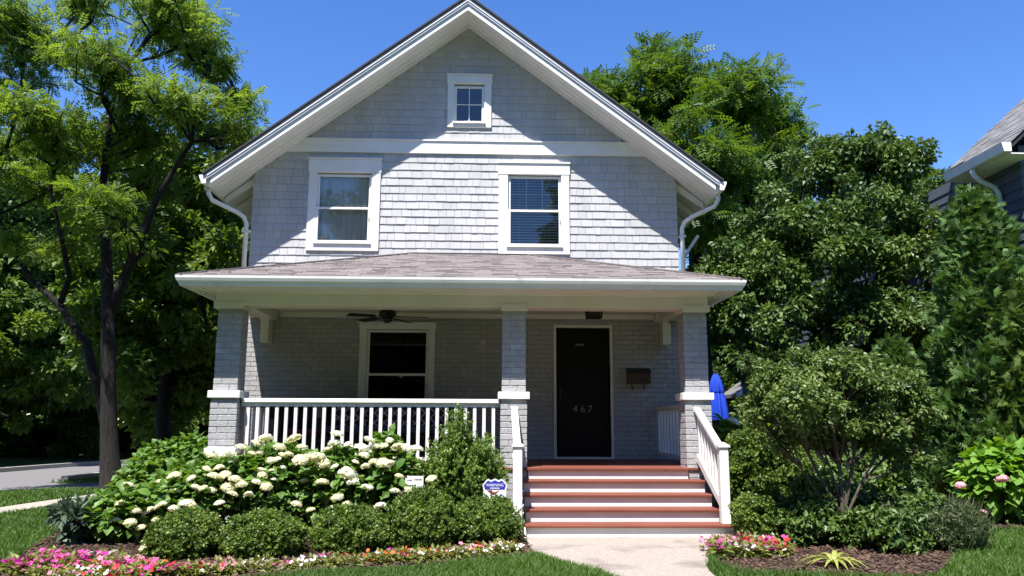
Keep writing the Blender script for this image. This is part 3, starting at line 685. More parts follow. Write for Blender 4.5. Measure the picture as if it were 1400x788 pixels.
# --- security shield sign and small yard sign
def shield(s):
    P = [(-.5, .02), (-.52, -.55), (.52, -.55), (.5, .02), (.56, .30), (.38, .52), (.30, .57), (.18, .50), (.07, .55), (0, .58), (-.07, .55), (-.18, .50), (-.30, .57), (-.38, .52), (-.56, .30)]
    return [(a*s, b*s) for a, b in P]
sg = empty('security_sign', (.455, -4.15, .53), 0, 'small shield shaped white and blue warning sign above the boxwood left of the steps', 'sign')
MB().prism(shield(.235), 'y', 0, .006).build('sign_plate', M['signwhite'], sg)
MB().prism([(a*.235, b*.235) for a, b in ((-.44, .10), (.44, .10), (.50, .29), (.36, .46), (.30, .50), (.18, .43), (.07, .48), (0, .51), (-.07, .48), (-.18, .43), (-.30, .50), (-.36, .46), (-.50, .29))], 'y', -.002, -.0005).build('blue_band', M['signblue'], sg)
text('WARNING', .042, (0, -.003, .068), 'signwhite', sg, 'warning_lettering', .0006, sx=.92)
MB().box(-.05, .05, -.0035, -.0021, .034, .042).build('small_print', M['signwhite'], sg)
MB().prism([(-.085, .015), (-.03, -.03), (.0, -.03), (.055, .018), (.0, -.005), (-.03, .005), (-.03, .018)], 'y', -.0015, -.0004).build('bird_emblem', M['signred'], sg)
text('Alert', .05, (.045, -.001, -.045), 'navy', sg, 'alert_lettering', .0006)
lm = MB()
for z, x0, x1 in ((-.082, -.10, .10), (-.105, -.11, -.06), (-.105, -.05, .0), (-.105, .01, .10)): lm.box(x0, x1, -.0015, -.0004, z-.006, z+.004)
lm.build('print_line', M['navy'], sg)
MB().box(-.01, .01, .007, .02, -.53, .1).build('stake', M['stake'], sg)
ys = empty('yard_sign', (-.43, -3.75, .6), 0, 'small white rectangular plaque with black print half hidden between hydrangea and conical shrub', 'sign')
MB().box(-.10, .10, 0, .01, -.065, .065).build('sign_plate', M['signwhite'], ys, bevel=.003)
lm = MB(); rr = random.Random(3)
for z, a, b in ((.028, 0, .08), (.02, -.08, -.03), (-.035, -.08, .0)):
    x = a
    while x < b: d_ = rr.uniform(.006, .016); lm.box(x, x+d_, -.0015, -.0003, z-.008, z+.008); x += d_+.006
lm.build('print_line', M['black'], ys); MB().box(-.008, .008, .011, .02, -.6, .05).build('stake', M['stake'], ys)
# ------------------------------------------------------------ ground, street, paths
def sheet(name, poly, z, m, kind='structure'):
    me = bpy.data.meshes.new(name); me.from_pydata([(x, y, z) for x, y in poly], [], [tuple(range(len(poly)))]); me.materials.append(M[m])
    o = link(bpy.data.objects.new(name, me))
    if kind: o['kind'] = kind
    return o
def slab(name, poly, z0, z1, m, parent=None):
    area = sum(a[0]*b[1]-b[0]*a[1] for a, b in zip(poly, poly[1:]+poly[:1]))
    o = MB().prism(poly if area > 0 else poly[::-1], 'z', z0, z1)
    o.f = [f[::-1] for f in o.f]
    return o.build(name, M[m], parent)
def smooth(poly, n=4):
    P = [np.array(p, float) for p in poly]; out = []
    for i in range(len(P)-1):
        p0, p1, p2, p3 = P[max(i-1, 0)], P[i], P[i+1], P[min(i+2, len(P)-1)]
        for k in range(n):
            t = k/n; out.append(tuple(.5*((2*p1)+(p2-p0)*t+(2*p0-5*p1+4*p2-p3)*t*t+(3*p1-p0-3*p2+p3)*t**3)))
    return out+[tuple(P[-1])]
def inside(poly, pts):
    P = np.asarray(poly); x, y = pts[:, 0], pts[:, 1]; c = np.zeros(len(pts), bool); j = len(P)-1
    for i in range(len(P)):
        a, b = P[i], P[j]; t = ((a[1] > y) != (b[1] > y)) & (x < (b[0]-a[0])*(y-a[1])/(b[1]-a[1]+1e-12)+a[0]); c ^= t; j = i
    return c
sheet('ground', [(-400, -400), (400, -400), (400, 700), (-400, 700)], 0, 'lawn')
LBED = smooth([(-3.1, -6.75), (-3.6, -5.9), (-3.95, -5.0), (-4.3, -3.9), (-4.7, -2.6), (-5.0, -1.2), (-4.9, .2)])+[(-3.3, .3), (-3.0, -2.2), (.70, -2.4), (.79, -3.9)]+smooth([(.80, -4.4), (.72, -5.05), (.08, -5.42), (-.66, -5.72), (-1.73, -6.2), (-2.5, -6.55), (-3.1, -6.75)])
RBED = [(3.08, -3.7)]+smooth([(2.98, -4.1), (2.70, -4.6), (2.46, -5.4), (2.55, -5.85), (3.05, -6.0), (3.97, -6.05), (4.56, -5.44), (5.35, -4.3), (6.0, -3.3), (6.9, -3.15), (7.6, -2.9), (8.68, -2.7)])+[(8.68, 6), (3.6, 6), (3.25, 0)]
sheet('mulch_bed', LBED, .006, 'mulch'); sheet('mulch_bed', RBED, .006, 'mulch')
WALK = [(.82, -3.70)]+smooth([(.80, -4.3), (.88, -4.9), (1.12, -5.5), (1.37, -6.0), (1.45, -7.5), (1.5, -16)])+smooth([(2.45, -16), (2.35, -7.5), (2.25, -6.0), (2.40, -5.3), (2.66, -4.6), (2.90, -4.1), (3.02, -3.70)])
slab('front_walk', WALK, -.1, .012, 'concrete')['kind'] = 'structure'
SIDE = smooth([(-6.15, -16), (-6.12, -4), (-6.18, -1.5), (-6.08, 1.0), (-5.95, 4), (-5.6, 9)])+smooth([(-6.25, 9), (-6.5, 4), (-6.47, 1.8), (-6.75, -.5), (-6.78, -4), (-6.8, -16)])
slab('sidewalk', SIDE, -.1, .010, 'pavement')['kind'] = 'structure'
NEAR = smooth([(-8.8, -30), (-8.6, -10), (-8.5, 2.4), (-8.6, 4), (-8.7, 4.9), (-8.57, 6.4), (-8.35, 8.1), (-7.6, 14), (-6, 32), (-4, 60)])
FAR = smooth([(-12.9, -30), (-12.6, -10), (-12.2, 3), (-11.76, 8.1), (-11.3, 10.9), (-10.4, 13.2), (-9.6, 18), (-8, 32), (-6, 60)])
sheet('street', NEAR+FAR[::-1], .004, 'asphalt')
sheet('driveway', smooth([(-8.62, 2.2), (-8.2, 2.72), (-7.9, 2.83), (-7.0, 3.1), (-6.5, 3.4), (-5.9, 3.6), (-4.0, 3.9)])+smooth([(-4.0, 5.1), (-5.9, 4.7), (-6.9, 4.6), (-7.6, 4.25), (-8.3, 4.1), (-8.62, 4.7)]), .008, 'asphalt')
for nm, pl, s in (('kerb', [p for p in NEAR if p[1] > 4.75], 1), ('kerb', [p for p in NEAR if p[1] < 2.2], 1), ('kerb', FAR, -1)):
    mb = MB()
    for a, b in zip(pl, pl[1:]): mb.hexa([(a[0], a[1], -.05), (a[0]+.14*s, a[1], -.05), (b[0]+.14*s, b[1], -.05), (b[0], b[1], -.05), (a[0], a[1], .11), (a[0]+.14*s, a[1], .11), (b[0]+.14*s, b[1], .11), (b[0], b[1], .11)])
    mb.build(nm, M['kerb'])['kind'] = 'structure'
r = np.random.default_rng(5)
# bark chips over the mulch
def chips(poly, box, n, name='bark_chips'):
    p = np.c_[r.uniform(box[0], box[1], n), r.uniform(box[2], box[3], n)]; p = p[inside(poly, p)]
    pos = np.c_[p, r.uniform(.008, .03, len(p))]
    pv = A([(-.22, 0, -.06), (.22, 0, -.06), (.25, 1, -.06), (-.16, 1, -.06), (-.22, 0, .06), (.22, 0, .06), (.25, 1, .06), (-.16, 1, .06)]); pf = np.concatenate([HEXF[:, :3], HEXF[:, [0, 2, 3]]])
    a = r.uniform(0, 6.3, len(p)); f = np.c_[np.cos(a), np.sin(a), r.normal(0, .25, len(p))]
    V, F = stamp((pv, pf), pos, f, np.tile([0, 0, 1.], (len(p), 1))+r.normal(0, .3, (len(p), 3)), r.uniform(.02, .06, len(p)))
    o = link(bpy.data.objects.new(name, npmesh(name, V, F, M['chip'], np.repeat(r.random(len(p)), 8)))); o['kind'] = 'stuff'
chips(LBED, (-5, .9, -6.8, -2.4), 26000); chips(RBED, (2.3, 7, -6.1, -2.6), 16000)
# grass
def blades(n, box, excl, name='grass', hgt=.055):
    p = np.c_[r.uniform(box[0], box[1], n), r.uniform(box[2], box[3], n)]
    d = np.hypot(p[:, 0]-CAM[0], p[:, 1]-CAM[1]); keep = r.random(n) < np.clip((8/np.maximum(d, 5))**1.3, .05, 1)
    for e in excl: keep &= ~inside(e, p)
    p = p[keep]; m = len(p); d = d[keep]
    h = hgt*(.6+.7*r.random(m))*(1+.25*np.sin(p[:, 0]*3.1+p[:, 1]*2.3)); wd = .0042*np.maximum(1, d/7.5)
    a = r.uniform(0, 6.3, m); t = np.c_[np.cos(a), np.sin(a)]; ln = r.normal(0, .45, (m, 2))*h[:, None]
    V = np.stack([np.c_[p+t*wd[:, None], np.zeros(m)], np.c_[p-t*wd[:, None], np.zeros(m)], np.c_[p+ln*.35-t*wd[:, None]*.7, h*.6], np.c_[p+ln*.35+t*wd[:, None]*.7, h*.6], np.c_[p+ln, h]], 1).reshape(-1, 3)
    F = np.concatenate([A([[0, 1, 2], [0, 2, 3], [3, 2, 4]])+5*k for k in range(0)]) if 0 else (A([[0, 1, 2], [0, 2, 3], [3, 2, 4]])[None]+np.arange(m)[:, None, None]*5).reshape(-1, 3)
    v = np.clip(.45+.22*r.normal(size=m)+.2*np.sin(p[:, 0]*1.7)*np.cos(p[:, 1]*2.2), 0, 1)
    o = link(bpy.data.objects.new(name, npmesh(name, V, F, M['grass'], np.repeat(v, 5)))); o['kind'] = 'stuff'
    return o
DRV = [(-8.62, 2.2), (-4, 3.9), (-4, 5.1), (-8.62, 4.7)]
STREET = NEAR+FAR[::-1]
blades(260000, (-9, -2.2, -6.9, 3.5), (LBED, SIDE, STREET, DRV, [(-3.5, -.2), (4, -.2), (4, 9), (-3.5, 9)]))
blades(60000, (-9, -5, 3.5, 14), (SIDE, STREET, DRV), hgt=.07)
blades(130000, (2.0, 8.6, -6.7, -1.2), (RBED, WALK), hgt=.06)
blades(70000, (-2.4, 1.5, -6.9, -4.9), (LBED, WALK))
# ------------------------------------------------------------ clipped and natural shrubs
def shrub(name, loc, label, cat, ells, n, proto, size, leaf, seed, group=None, rc=.10, per=90, stems=5, bark='bark', edge=.3, zmin=-9, kind_part='foliage', **k):
    q = np.random.default_rng(seed); root = empty(name, loc, 0, label, cat, group)
    cl = blobs_to_clumps(q, ells, per, rc, edge, zmin); V, F, v = scatter(q, cl, n, proto, size, **k)
    V[:, 2] = np.maximum(V[:, 2], .004)
    link(bpy.data.objects.new(kind_part, npmesh(kind_part, V, F, M[leaf], v)), root)
    if stems:
        mb = MB(); ex = A(ells); ctr = ex[:, :3].mean(0); top = (ex[:, 2]).max()
        for i in range(stems):
            a = i*2.4; e = ells[i % len(ells)]; rr_ = .5*e[3]
            mb.tube([(.04*math.cos(a), .04*math.sin(a), -.03), (e[0]*.5+rr_*.4*math.cos(a), e[1]*.5+rr_*.4*math.sin(a), e[2]*.55), (e[0]+rr_*math.cos(a), e[1]+rr_*math.sin(a), e[2])], [.014, .010, .005], 5)
        mb.build('stem', M[bark], root)
    return root
bx = [shrub('boxwood', (0, 0, 0), 'x', 'boxwood', [(0, 0, .17, .365, .35, .265)], 8500, SPRIG, .05, 'box', 20+i, rc=.045, per=2600, edge=.13, stems=4, out=1.0, up=.5, down=0) for i in range(2)]
for i, (x, y, s, sz, lab) in enumerate(((-2.43, -5.02, .90, .95, 'clipped boxwood ball at the left end of the row'), (-1.74, -4.92, 1.02, .90, 'clipped boxwood ball second from the left in the row, broadest and lowest'), (-.98, -4.62, .97, .97, 'clipped boxwood ball in the middle of the row'),
                                    (-.29, -4.40, .95, 1.24, 'tall rounded boxwood ball, second from the steps'), (.37, -4.2, .97, 1.08, 'rounded boxwood ball nearest the steps, under the security sign'))):
    o = bx[i] if i < 2 else copy_tree(bx[i % 2]); o.location = (x, y, 0); o.scale = (s, s, sz); o.rotation_euler[2] = i*1.3; o['label'] = lab; o['group'] = 'clipped boxwood balls in front of the porch'
def shoots(name, loc, label, cat, n, prof, leaf, seed, per=44, size=.062, spread=.42):
    q = np.random.default_rng(seed); root = empty(name, loc, 0, label, cat); pos, fw, tone = [], [], []; mb = MB()
    for i in range(n):
        a = q.uniform(0, 6.3); rr_ = spread*q.random()**.5; bx_, by_ = rr_*math.cos(a), rr_*math.sin(a)*.85
        h = prof(bx_)*(.72+.33*q.random())*(1-.22*(rr_/spread)**2); z0 = h*q.uniform(0, .45); tip = A([bx_*1.2+q.normal(0, .05), by_*1.2+q.normal(0, .05), h]); st = A([bx_*.8, by_*.8, z0])
        d = nrm(tip-st); m = int(per*(.5+np.linalg.norm(tip-st))); t = q.random(m); wd = .055*(1-t*.75)+.012
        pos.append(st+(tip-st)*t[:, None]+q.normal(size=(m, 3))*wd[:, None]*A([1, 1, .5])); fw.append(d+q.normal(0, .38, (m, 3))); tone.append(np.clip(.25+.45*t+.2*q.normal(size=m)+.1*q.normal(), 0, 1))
        if i % 6 == 0: mb.tube([(bx_*.2, by_*.2, 0), tuple(st*.9), tuple(tip*.97)], [.012, .008, .003], 4)
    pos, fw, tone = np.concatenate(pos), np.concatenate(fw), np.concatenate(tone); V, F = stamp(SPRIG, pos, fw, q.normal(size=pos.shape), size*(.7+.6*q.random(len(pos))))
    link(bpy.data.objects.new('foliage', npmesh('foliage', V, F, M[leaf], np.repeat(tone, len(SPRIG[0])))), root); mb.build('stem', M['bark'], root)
    return root
def cone_prof(x): return max(1.44-2.6*abs(x+.02), 1.24-2.4*abs(x-.28), 1.02-1.2*abs(x+.25), .62)
shoots('conical_shrub', (.06, -3.35, 0), 'upright conical green shrub in front of the porch railing, left of the steps', 'shrub', 260, cone_prof, 'yew', 31)
shrub('grey_green_shrub', (-3.88, -4.1, 0), 'low grey green leafy shrub alone in the mulch at the left corner of the bed', 'shrub', [(0, 0, .22, .30, .26, .20), (-.15, 0, .30, .14, .14, .13), (.2, 0, .22, .16, .2, .14)], 900, LEAFN, .13, 'grey', 33, rc=.10, per=160, edge=.5, out=.7, up=.6, down=.1)
shrub('boxwood_hedge', (3.62, -3.0, 0), 'tall dense rounded boxwood beside the right stair railing', 'boxwood', [(0, 0, .55, .42, .40, .55), (.12, .2, .85, .33, .3, .28), (-.12, -.1, .85, .26, .26, .28), (.5, .2, .6, .3, .3, .45)], 15000, SPRIG, .07, 'box', 35, rc=.08, per=650, edge=.22, stems=5, out=1, up=.5, down=0)
shrub('small_boxwood', (3.32, -3.95, 0), 'small low boxwood at the foot of the right stair newel', 'boxwood', [(0, 0, .24, .22, .22, .25)], 3500, SPRIG, .06, 'box', 36, rc=.06, per=1200, edge=.2, stems=3, out=1, up=.5, down=0)
shrub('ferny_shrub', (4.35, -3.2, 0), 'dark leafy shrub in the shade under the multi stemmed tree', 'shrub', [(0, 0, .35, .55, .4, .35), (.5, .1, .3, .4, .4, .3), (-.4, .2, .4, .3, .3, .4)], 3500, LEAF, .09, 'glossy', 37, rc=.13, per=120)
shrub('shade_shrub', (5.75, -1.2, 0), 'broad dark shrub in front of the slate coloured house wall', 'shrub', [(0, 0, .4, .7, .5, .4), (.8, .3, .35, .6, .5, .35)], 3800, LEAF, .10, 'glossy', 38, rc=.15, per=90)
shrub('groundcover_shrub', (4.45, -4.75, 0), 'low dark leafy groundcover around the foot of the multi stemmed tree', 'shrub', [(0, 0, .2, .42, .3, .24), (-.55, .35, .22, .4, .3, .26), (.45, .45, .25, .35, .35, .3)], 5200, LEAF, .07, 'glossy', 39, rc=.09, per=260)
shrub('ferny_shrub', (3.78, -4.35, 0), 'dark shaded shrub between the boxwood and the multi stemmed tree', 'shrub', [(0, 0, .25, .3, .25, .28), (.1, .3, .4, .35, .3, .4)], 3600, LEAF, .075, 'glossy', 40, rc=.1, per=260)
# lavender like clump of upright silver blades
def spiky(name, loc, label, cat, n, rad, h, leaf, seed, sz=.30):
    q = np.random.default_rng(seed); root = empty(name, loc, 0, label, cat); b = ball(q, n, .5)
    pos = np.c_[b[:, 0]*rad, b[:, 1]*rad*.8, q.random(n)*h*.55]; f = np.c_[b[:, 0]*.55, b[:, 1]*.55, np.ones(n)]+q.normal(0, .22, (n, 3))
    V, F = stamp((A([(-.014, 0, 0), (.014, 0, 0), (.018, .55, .03), (-.018, .55, .03), (0, 1, .0)]), A([[0, 1, 2], [0, 2, 3], [3, 2, 4]])), pos, f, q.normal(size=(n, 3)), sz*(.6+.6*q.random(n)))
    link(bpy.data.objects.new('blades', npmesh('blades', V, F, M[leaf], np.repeat(np.clip(.5+.3*q.normal(size=n), 0, 1), 5))), root)
    return root
spiky('lavender_clump', (4.95, -4.5, 0), 'thin upright silvery blades rising from the low mound at the right edge of the bed', 'perennial', 1500, .55, .34, 'lav', 41, .24)
shrub('low_grey_shrub', (4.98, -4.45, 0), 'low rounded fine leaved mound at the curved right edge of the mulch bed', 'shrub', [(0, 0, .18, .52, .42, .24), (-.3, .2, .24, .35, .35, .24), (.25, .15, .2, .35, .35, .22)], 9000, LEAFN, .05, 'lav', 43, rc=.08, per=300, edge=.3)
spiky('fine_leaved_clump', (5.45, -3.75, 0), 'paler fine leaved clump behind the silvery spiky one', 'perennial', 2400, .45, .42, 'lav', 42, .26)
def strap(name, loc, label, cat, n, leaf, seed, L0=.34):
    q = np.random.default_rng(seed); root = empty(name, loc, 0, label, cat); vs, fs, vv = [], [], []
    me = []
    for i in range(n):
        a = i*2.4+q.normal()*.3; L_ = L0*(.7+.5*q.random()); k = len(vs); up = .55+.5*q.random(); t_ = q.random()
        for j in range(6):
            t = j/5; rr_ = L_*t*(.45+.35*t); zz = L_*(up*t-.95*t*t*up)+.02; wd = .020*math.sin(math.pi*min(.98, t*.9+.1))
            c, s = math.cos(a), math.sin(a); vs += [(rr_*c-wd*s, rr_*s+wd*c, zz), (rr_*c+wd*s, rr_*s-wd*c, zz)]; vv += [t_, t_]
        fs += [(k+2*j, k+2*j+1, k+2*j+3, k+2*j+2) for j in range(5)]
    link(bpy.data.objects.new('strap_leaves', npmesh('strap_leaves', vs, fs, M[leaf], vv)), root)
strap('pale_lily', (3.42, -5.62, 0), 'small clump of drooping pale yellow green strap leaves at the front of the right bed', 'perennial', 26, 'hosta', 44, .36)
strap('daylily', (2.95, -4.9, 0), 'low green strap leaved plant behind the right flower patch', 'perennial', 20, 'bed', 45, .28)
# ------------------------------------------------------------ hydrangeas: leaves and flower heads are parts
def leaf_mesh(seed, m):
    q = random.Random(seed); V, F, v = [], [], []
    n = 5; wd = .40
    for j in range(n+1):
        t = j/n; x = wd*math.sin(math.pi*min(1, t*.93+.06))**.8*(1 if j < n else 0); z = -.28*t*t+.02*q.uniform(-1, 1)
        V += [(-x, t, z+.10*x/wd*.8), (0, t, z), (x, t, z+.10*x/wd*.8)]
    for j in range(n): a = 3*j; F += [(a, a+1, a+4, a+3), (a+1, a+2, a+5, a+4)]
    return npmesh('leaf', V, F, M[m], [q.random()]*len(V), True)
def head_mesh(seed, m, n=130):
    q = np.random.default_rng(seed); d = nrm(q.normal(size=(n, 3))); d[:, 2] = np.abs(d[:, 2])*1.0-.25; d = nrm(d)
    pos = d*A([1, 1, .72])*(.86+.2*q.random((n, 1))); pv = A([(0, 0, .1), (.9, .25, 0), (.35, .55, .03), (.25, .9, 0), (-.5, .4, .03), (-.9, .2, 0), (-.4, -.4, .03), (-.2, -.9, 0), (.4, -.4, .03)])
    pf = A([(0, 8, 1), (0, 1, 2), (0, 2, 3), (0, 3, 4), (0, 4, 5), (0, 5, 6), (0, 6, 7), (0, 7, 8)])
    t = nrm(np.cross(d, q.normal(size=(n, 3)))); V, F = stamp((pv, pf), pos, t, d+q.normal(0, .25, (n, 3)), np.full(n, .17)*(.8+.5*q.random(n)))
    core = MB().lathe([(.3, -.25), (.74, -.1), (.82, .15), (.62, .5), (.25, .66), (.02, .7)], 10)
    cv = A(core.v); cf = []
    for f in core.f:
        for k in range(1, len(f)-1): cf.append((f[0], f[k], f[k+1]))
    V, F, v = merge([(V, F, np.repeat(q.random(n), 9)), (cv, A(cf), np.full(len(cv), .0))])
    return npmesh('flower_head', V, F, M[m], v)
LM = {m: [leaf_mesh(i, m) for i in range(5)] for m in ('hyd', 'hydbright')}
HM = {'white': [head_mesh(i, 'bloom') for i in range(3)], 'cream': [head_mesh(i+5, 'bloomcream') for i in range(3)], 'pink': [head_mesh(9, 'bloompink')]}
def quat(f, u):
    f = Vector(f).normalized(); x = f.cross(Vector(u)).normalized(); n = x.cross(f)
    return Matrix((x, f, n)).transposed().to_quaternion()
def hydrangea(loc, label, ells, nleaf, npart, heads, seed, mat_='hyd', group=None, size=.105):
    q = np.random.default_rng(seed); root = empty('hydrangea_bush', loc, 0, label, 'hydrangea', group)
    E_ = A(ells); wt = E_[:, 3]*E_[:, 5]; idx = q.choice(len(E_), nleaf, p=wt/wt.sum()); b = ball(q, nleaf, .3)
    pos = E_[idx, :3]+b*E_[idx, 3:]; ok = pos[:, 2] > .05; pos, b = pos[ok], b[ok]
    f = nrm(b*A([1, 1, .5])+q.normal(0, .45, pos.shape)+A([0, 0, -.12])); u = A([0, 0, 1.])+q.normal(0, .4, pos.shape)+b*.5; s = size*(.65+.7*q.random(len(pos)))
    toward = nrm(CAM-A(loc)); score = (nrm(b)@(toward+A([0, 0, .6])))+.3*q.random(len(b)); order = np.argsort(-score)
    for i in order[:npart]:
        o = inst('leaf', LM[mat_][int(q.integers(5))], root, pos[i]); o.rotation_mode = 'QUATERNION'; o.rotation_quaternion = quat(f[i], u[i]); o.scale = (s[i],)*3
    j = order[npart:]
    V, F = stamp(LEAF6, pos[j], f[j], u[j], s[j]); v = np.repeat(q.random(len(j)), 7)
    so_ = link(bpy.data.objects.new('inner_leaves', npmesh('inner_leaves', V, F, M[mat_], v)), root); so_['kind'] = 'stuff'
    mb = MB()
    heads = list(heads)
    if len(heads) > 6:
        fr_ = order[:int(len(order)*.30)]
        for i in q.choice(fr_, 6, replace=False):
            c = A(loc)+pos[i]+nrm(toward)*.06+A([0, 0, .04]); heads.append((*c, q.uniform(.04, .07), 'cream' if q.random() < .6 else 'white'))
    for (x, y, z, rr_, kind) in heads:
        x, y, z = x-loc[0], y-loc[1], z-loc[2]; ms = HM[kind]
        o = inst('flower_head', ms[int(q.integers(len(ms)))], root, (x, y, z), q.uniform(0, 6)); o.scale = (rr_*q.uniform(.8, 1.05), rr_*q.uniform(.8, 1.0), rr_*q.uniform(.65, .9)); o.rotation_euler = (q.uniform(.1, .5), q.uniform(-.3, .3), q.uniform(0, 6))
        mb.tube([(x*.25, y*.25+.02, 0), (x*.7, y*.7+.03, z*.6), (x, y, z)], [.007, .006, .004], 4)
    for i in range(6): a = i*1.05; mb.tube([(.03*math.cos(a), .03*math.sin(a), 0), (.2*math.cos(a), .2*math.sin(a), .5)], [.008, .005], 4)
    mb.build('stem', M['bark'], root)
    return root
# flower positions: (photo column, row, kind) at the depth of each bush's face
def hp(lst, Y): return [(*[float(c) for c in at(px, py, Y+dy)], rr_, k) for px, py, rr_, k, dy in lst]
G = 'white flowering hydrangeas along the front of the porch'
h1 = [(193, 722, .06, 'cream', 0), (165, 690, .07, 'cream', .05), (186, 700, .065, 'cream', 0), (207, 697, .07, 'cream', .1), (222, 690, .06, 'cream', .1), (238, 697, .07, 'white', 0), (253, 688, .07, 'white', 0), (178, 715, .07, 'cream', -.1), (200, 750, .075, 'cream', -.35), (191, 757, .06, 'cream', -.35), (160, 712, .06, 'cream', 0), (213, 712, .05, 'cream', -.1)]
h2 = [(238, 652, .09, 'cream', .2), (221, 660, .07, 'cream', .1), (268, 668, .07, 'cream', 0), (278, 668, .06, 'cream', 0), (262, 655, .07, 'white', .1), (292, 652, .08, 'cream', .1), (308, 650, .08, 'cream', .1), (300, 640, .07, 'cream', .2), (322, 656, .08, 'cream', 0), (312, 668, .09, 'cream', 0), (330, 663, .08, 'cream', 0), (351, 660, .06, 'white', 0), (364, 666, .07, 'cream', 0), (300, 688, .06, 'white', -.1), (310, 622, .10, 'white', .25), (318, 676, .06, 'cream', -.1), (240, 672, .07, 'cream', .1), (290, 670, .06, 'cream', .1), (283, 642, .06, 'cream', .15), (340, 676, .05, 'white', -.05), (358, 645, .07, 'cream', .2), (262, 690, .05, 'cream', -.1)]
h3 = [(363, 600, .085, 'white', .3), (382, 612, .07, 'cream', .3), (402, 600, .085, 'cream', .3), (413, 612, .075, 'cream', .25), (395, 622, .06, 'cream', .2), (370, 630, .07, 'cream', .2), (412, 630, .11, 'cream', .05), (432, 627, .11, 'cream', .05), (442, 634, .08, 'cream', .05), (405, 690, .065, 'cream', -.1), (425, 698, .06, 'cream', -.1), (345, 622, .07, 'cream', .3), (360, 650, .08, 'cream', .1), (376, 656, .05, 'white', .1), (330, 612, .08, 'cream', .3), (386, 640, .05, 'white', .2), (350, 606, .06, 'cream', .3), (436, 660, .05, 'cream', 0)]
h4 = [(461, 594, .085, 'white', .3), (457, 607, .08, 'white', .3), (476, 608, .06, 'white', .3), (448, 615, .06, 'cream', .3), (475, 650, .13, 'white', -.1), (482, 660, .08, 'white', -.12), (441, 660, .07, 'cream', 0), (461, 681, .075, 'cream', -.1), (473, 690, .06, 'cream', -.1), (454, 696, .06, 'white', -.1), (494, 612, .09, 'white', .25), (505, 602, .07, 'white', .3), (498, 622, .07, 'white', .2), (520, 692, .075, 'white', -.2), (506, 667, .045, 'white', 0), (455, 640, .05, 'cream', .1), (486, 632, .05, 'white', .2)]
h5 = [(512, 612, .07, 'white', .3), (524, 634, .10, 'cream', .05), (510, 632, .06, 'cream', .1), (545, 612, .085, 'cream', .2), (556, 614, .09, 'white', .2), (570, 614, .08, 'white', .2), (532, 634, .07, 'cream', .05), (540, 672, .06, 'white', -.1), (558, 670, .05, 'cream', -.1), (590, 655, .07, 'cream', -.25), (546, 652, .06, 'cream', 0), (525, 610, .06, 'cream', .3), (500, 638, .06, 'white', .1)]
hydrangea((-3.42, -4.0, 0), 'low outlying hydrangea with small cream flower heads at the left corner of the flower bed', [(0, 0, .28, .42, .38, .28), (.25, .1, .35, .3, .3, .27)], 1500, 50, hp(h1, -4.32), 51, group=G)
hydrangea((-2.75, -3.55, 0), 'large hydrangea with many cream flower heads in front of the left brick column', [(-.05, 0, .42, .50, .42, .36), (.12, .1, .55, .40, .4, .32), (-.35, .15, .5, .3, .3, .3)], 2200, 62, hp(h2, -4.02), 52, group=G)
hydrangea((-2.05, -3.45, 0), 'tall hydrangea with broad cream flower heads before the left half of the railing', [(0, 0, .5, .52, .45, .45), (0, .1, .72, .42, .40, .28)], 2200, 62, hp(h3, -3.95), 53, group=G)
hydrangea((-1.35, -3.45, 0), 'hydrangea with a big pure white flower cluster before the middle of the railing', [(0, 0, .5, .48, .45, .45), (.1, .1, .7, .36, .38, .26)], 2000, 62, hp(h4, -3.95), 54, group=G)
hydrangea((-.75, -3.40, 0), 'hydrangea beside the conical shrub, with a leafy shoot rising above its white flowers', [(0, 0, .5, .42, .42, .45), (-.02, .1, .7, .3, .34, .24), (-.02, 0, 1.0, .12, .12, .16)], 1700, 64, hp(h5, -3.9), 55, group=G)
hydrangea((-4.02, -1.3, 0), 'green hydrangea without flowers at the left side of the porch', [(0, 0, .5, .62, .6, .5), (.25, .1, .75, .42, .5, .32), (-.25, -.3, .38, .4, .4, .3)], 3000, 70, [], 56)
hydrangea((3.95, -1.7, 0), 'bright leafed hydrangea with one round white flower behind the boxwood, below the blue umbrella', [(0, 0, .85, .34, .3, .42), (-.12, 0, 1.1, .24, .22, .24)], 420, 40, hp([(1003, 577, .10, 'white', 0)], -2.0), 57, 'hydbright', size=.19)
hydrangea((4.25, .3, 0), 'sunlit hydrangea with a white flower seen between the bare stems of the small tree', [(0, 0, .45, .55, .5, .45)], 600, 20, hp([(1104, 653, .09, 'white', 0)], -.2), 58, 'hydbright', size=.15)
hydrangea((7.05, -2.45, 0), 'round bright green hydrangea with two pale pink flowers by the lawn on the right', [(0, 0, .50, .52, .48, .48), (.1, 0, .68, .38, .4, .34)], 1500, 110, hp([(1313, 664, .075, 'pink', 0), (1370, 656, .08, 'pink', 0), (1345, 700, .04, 'pink', 0)], -3.05), 59, 'hydbright', size=.14)
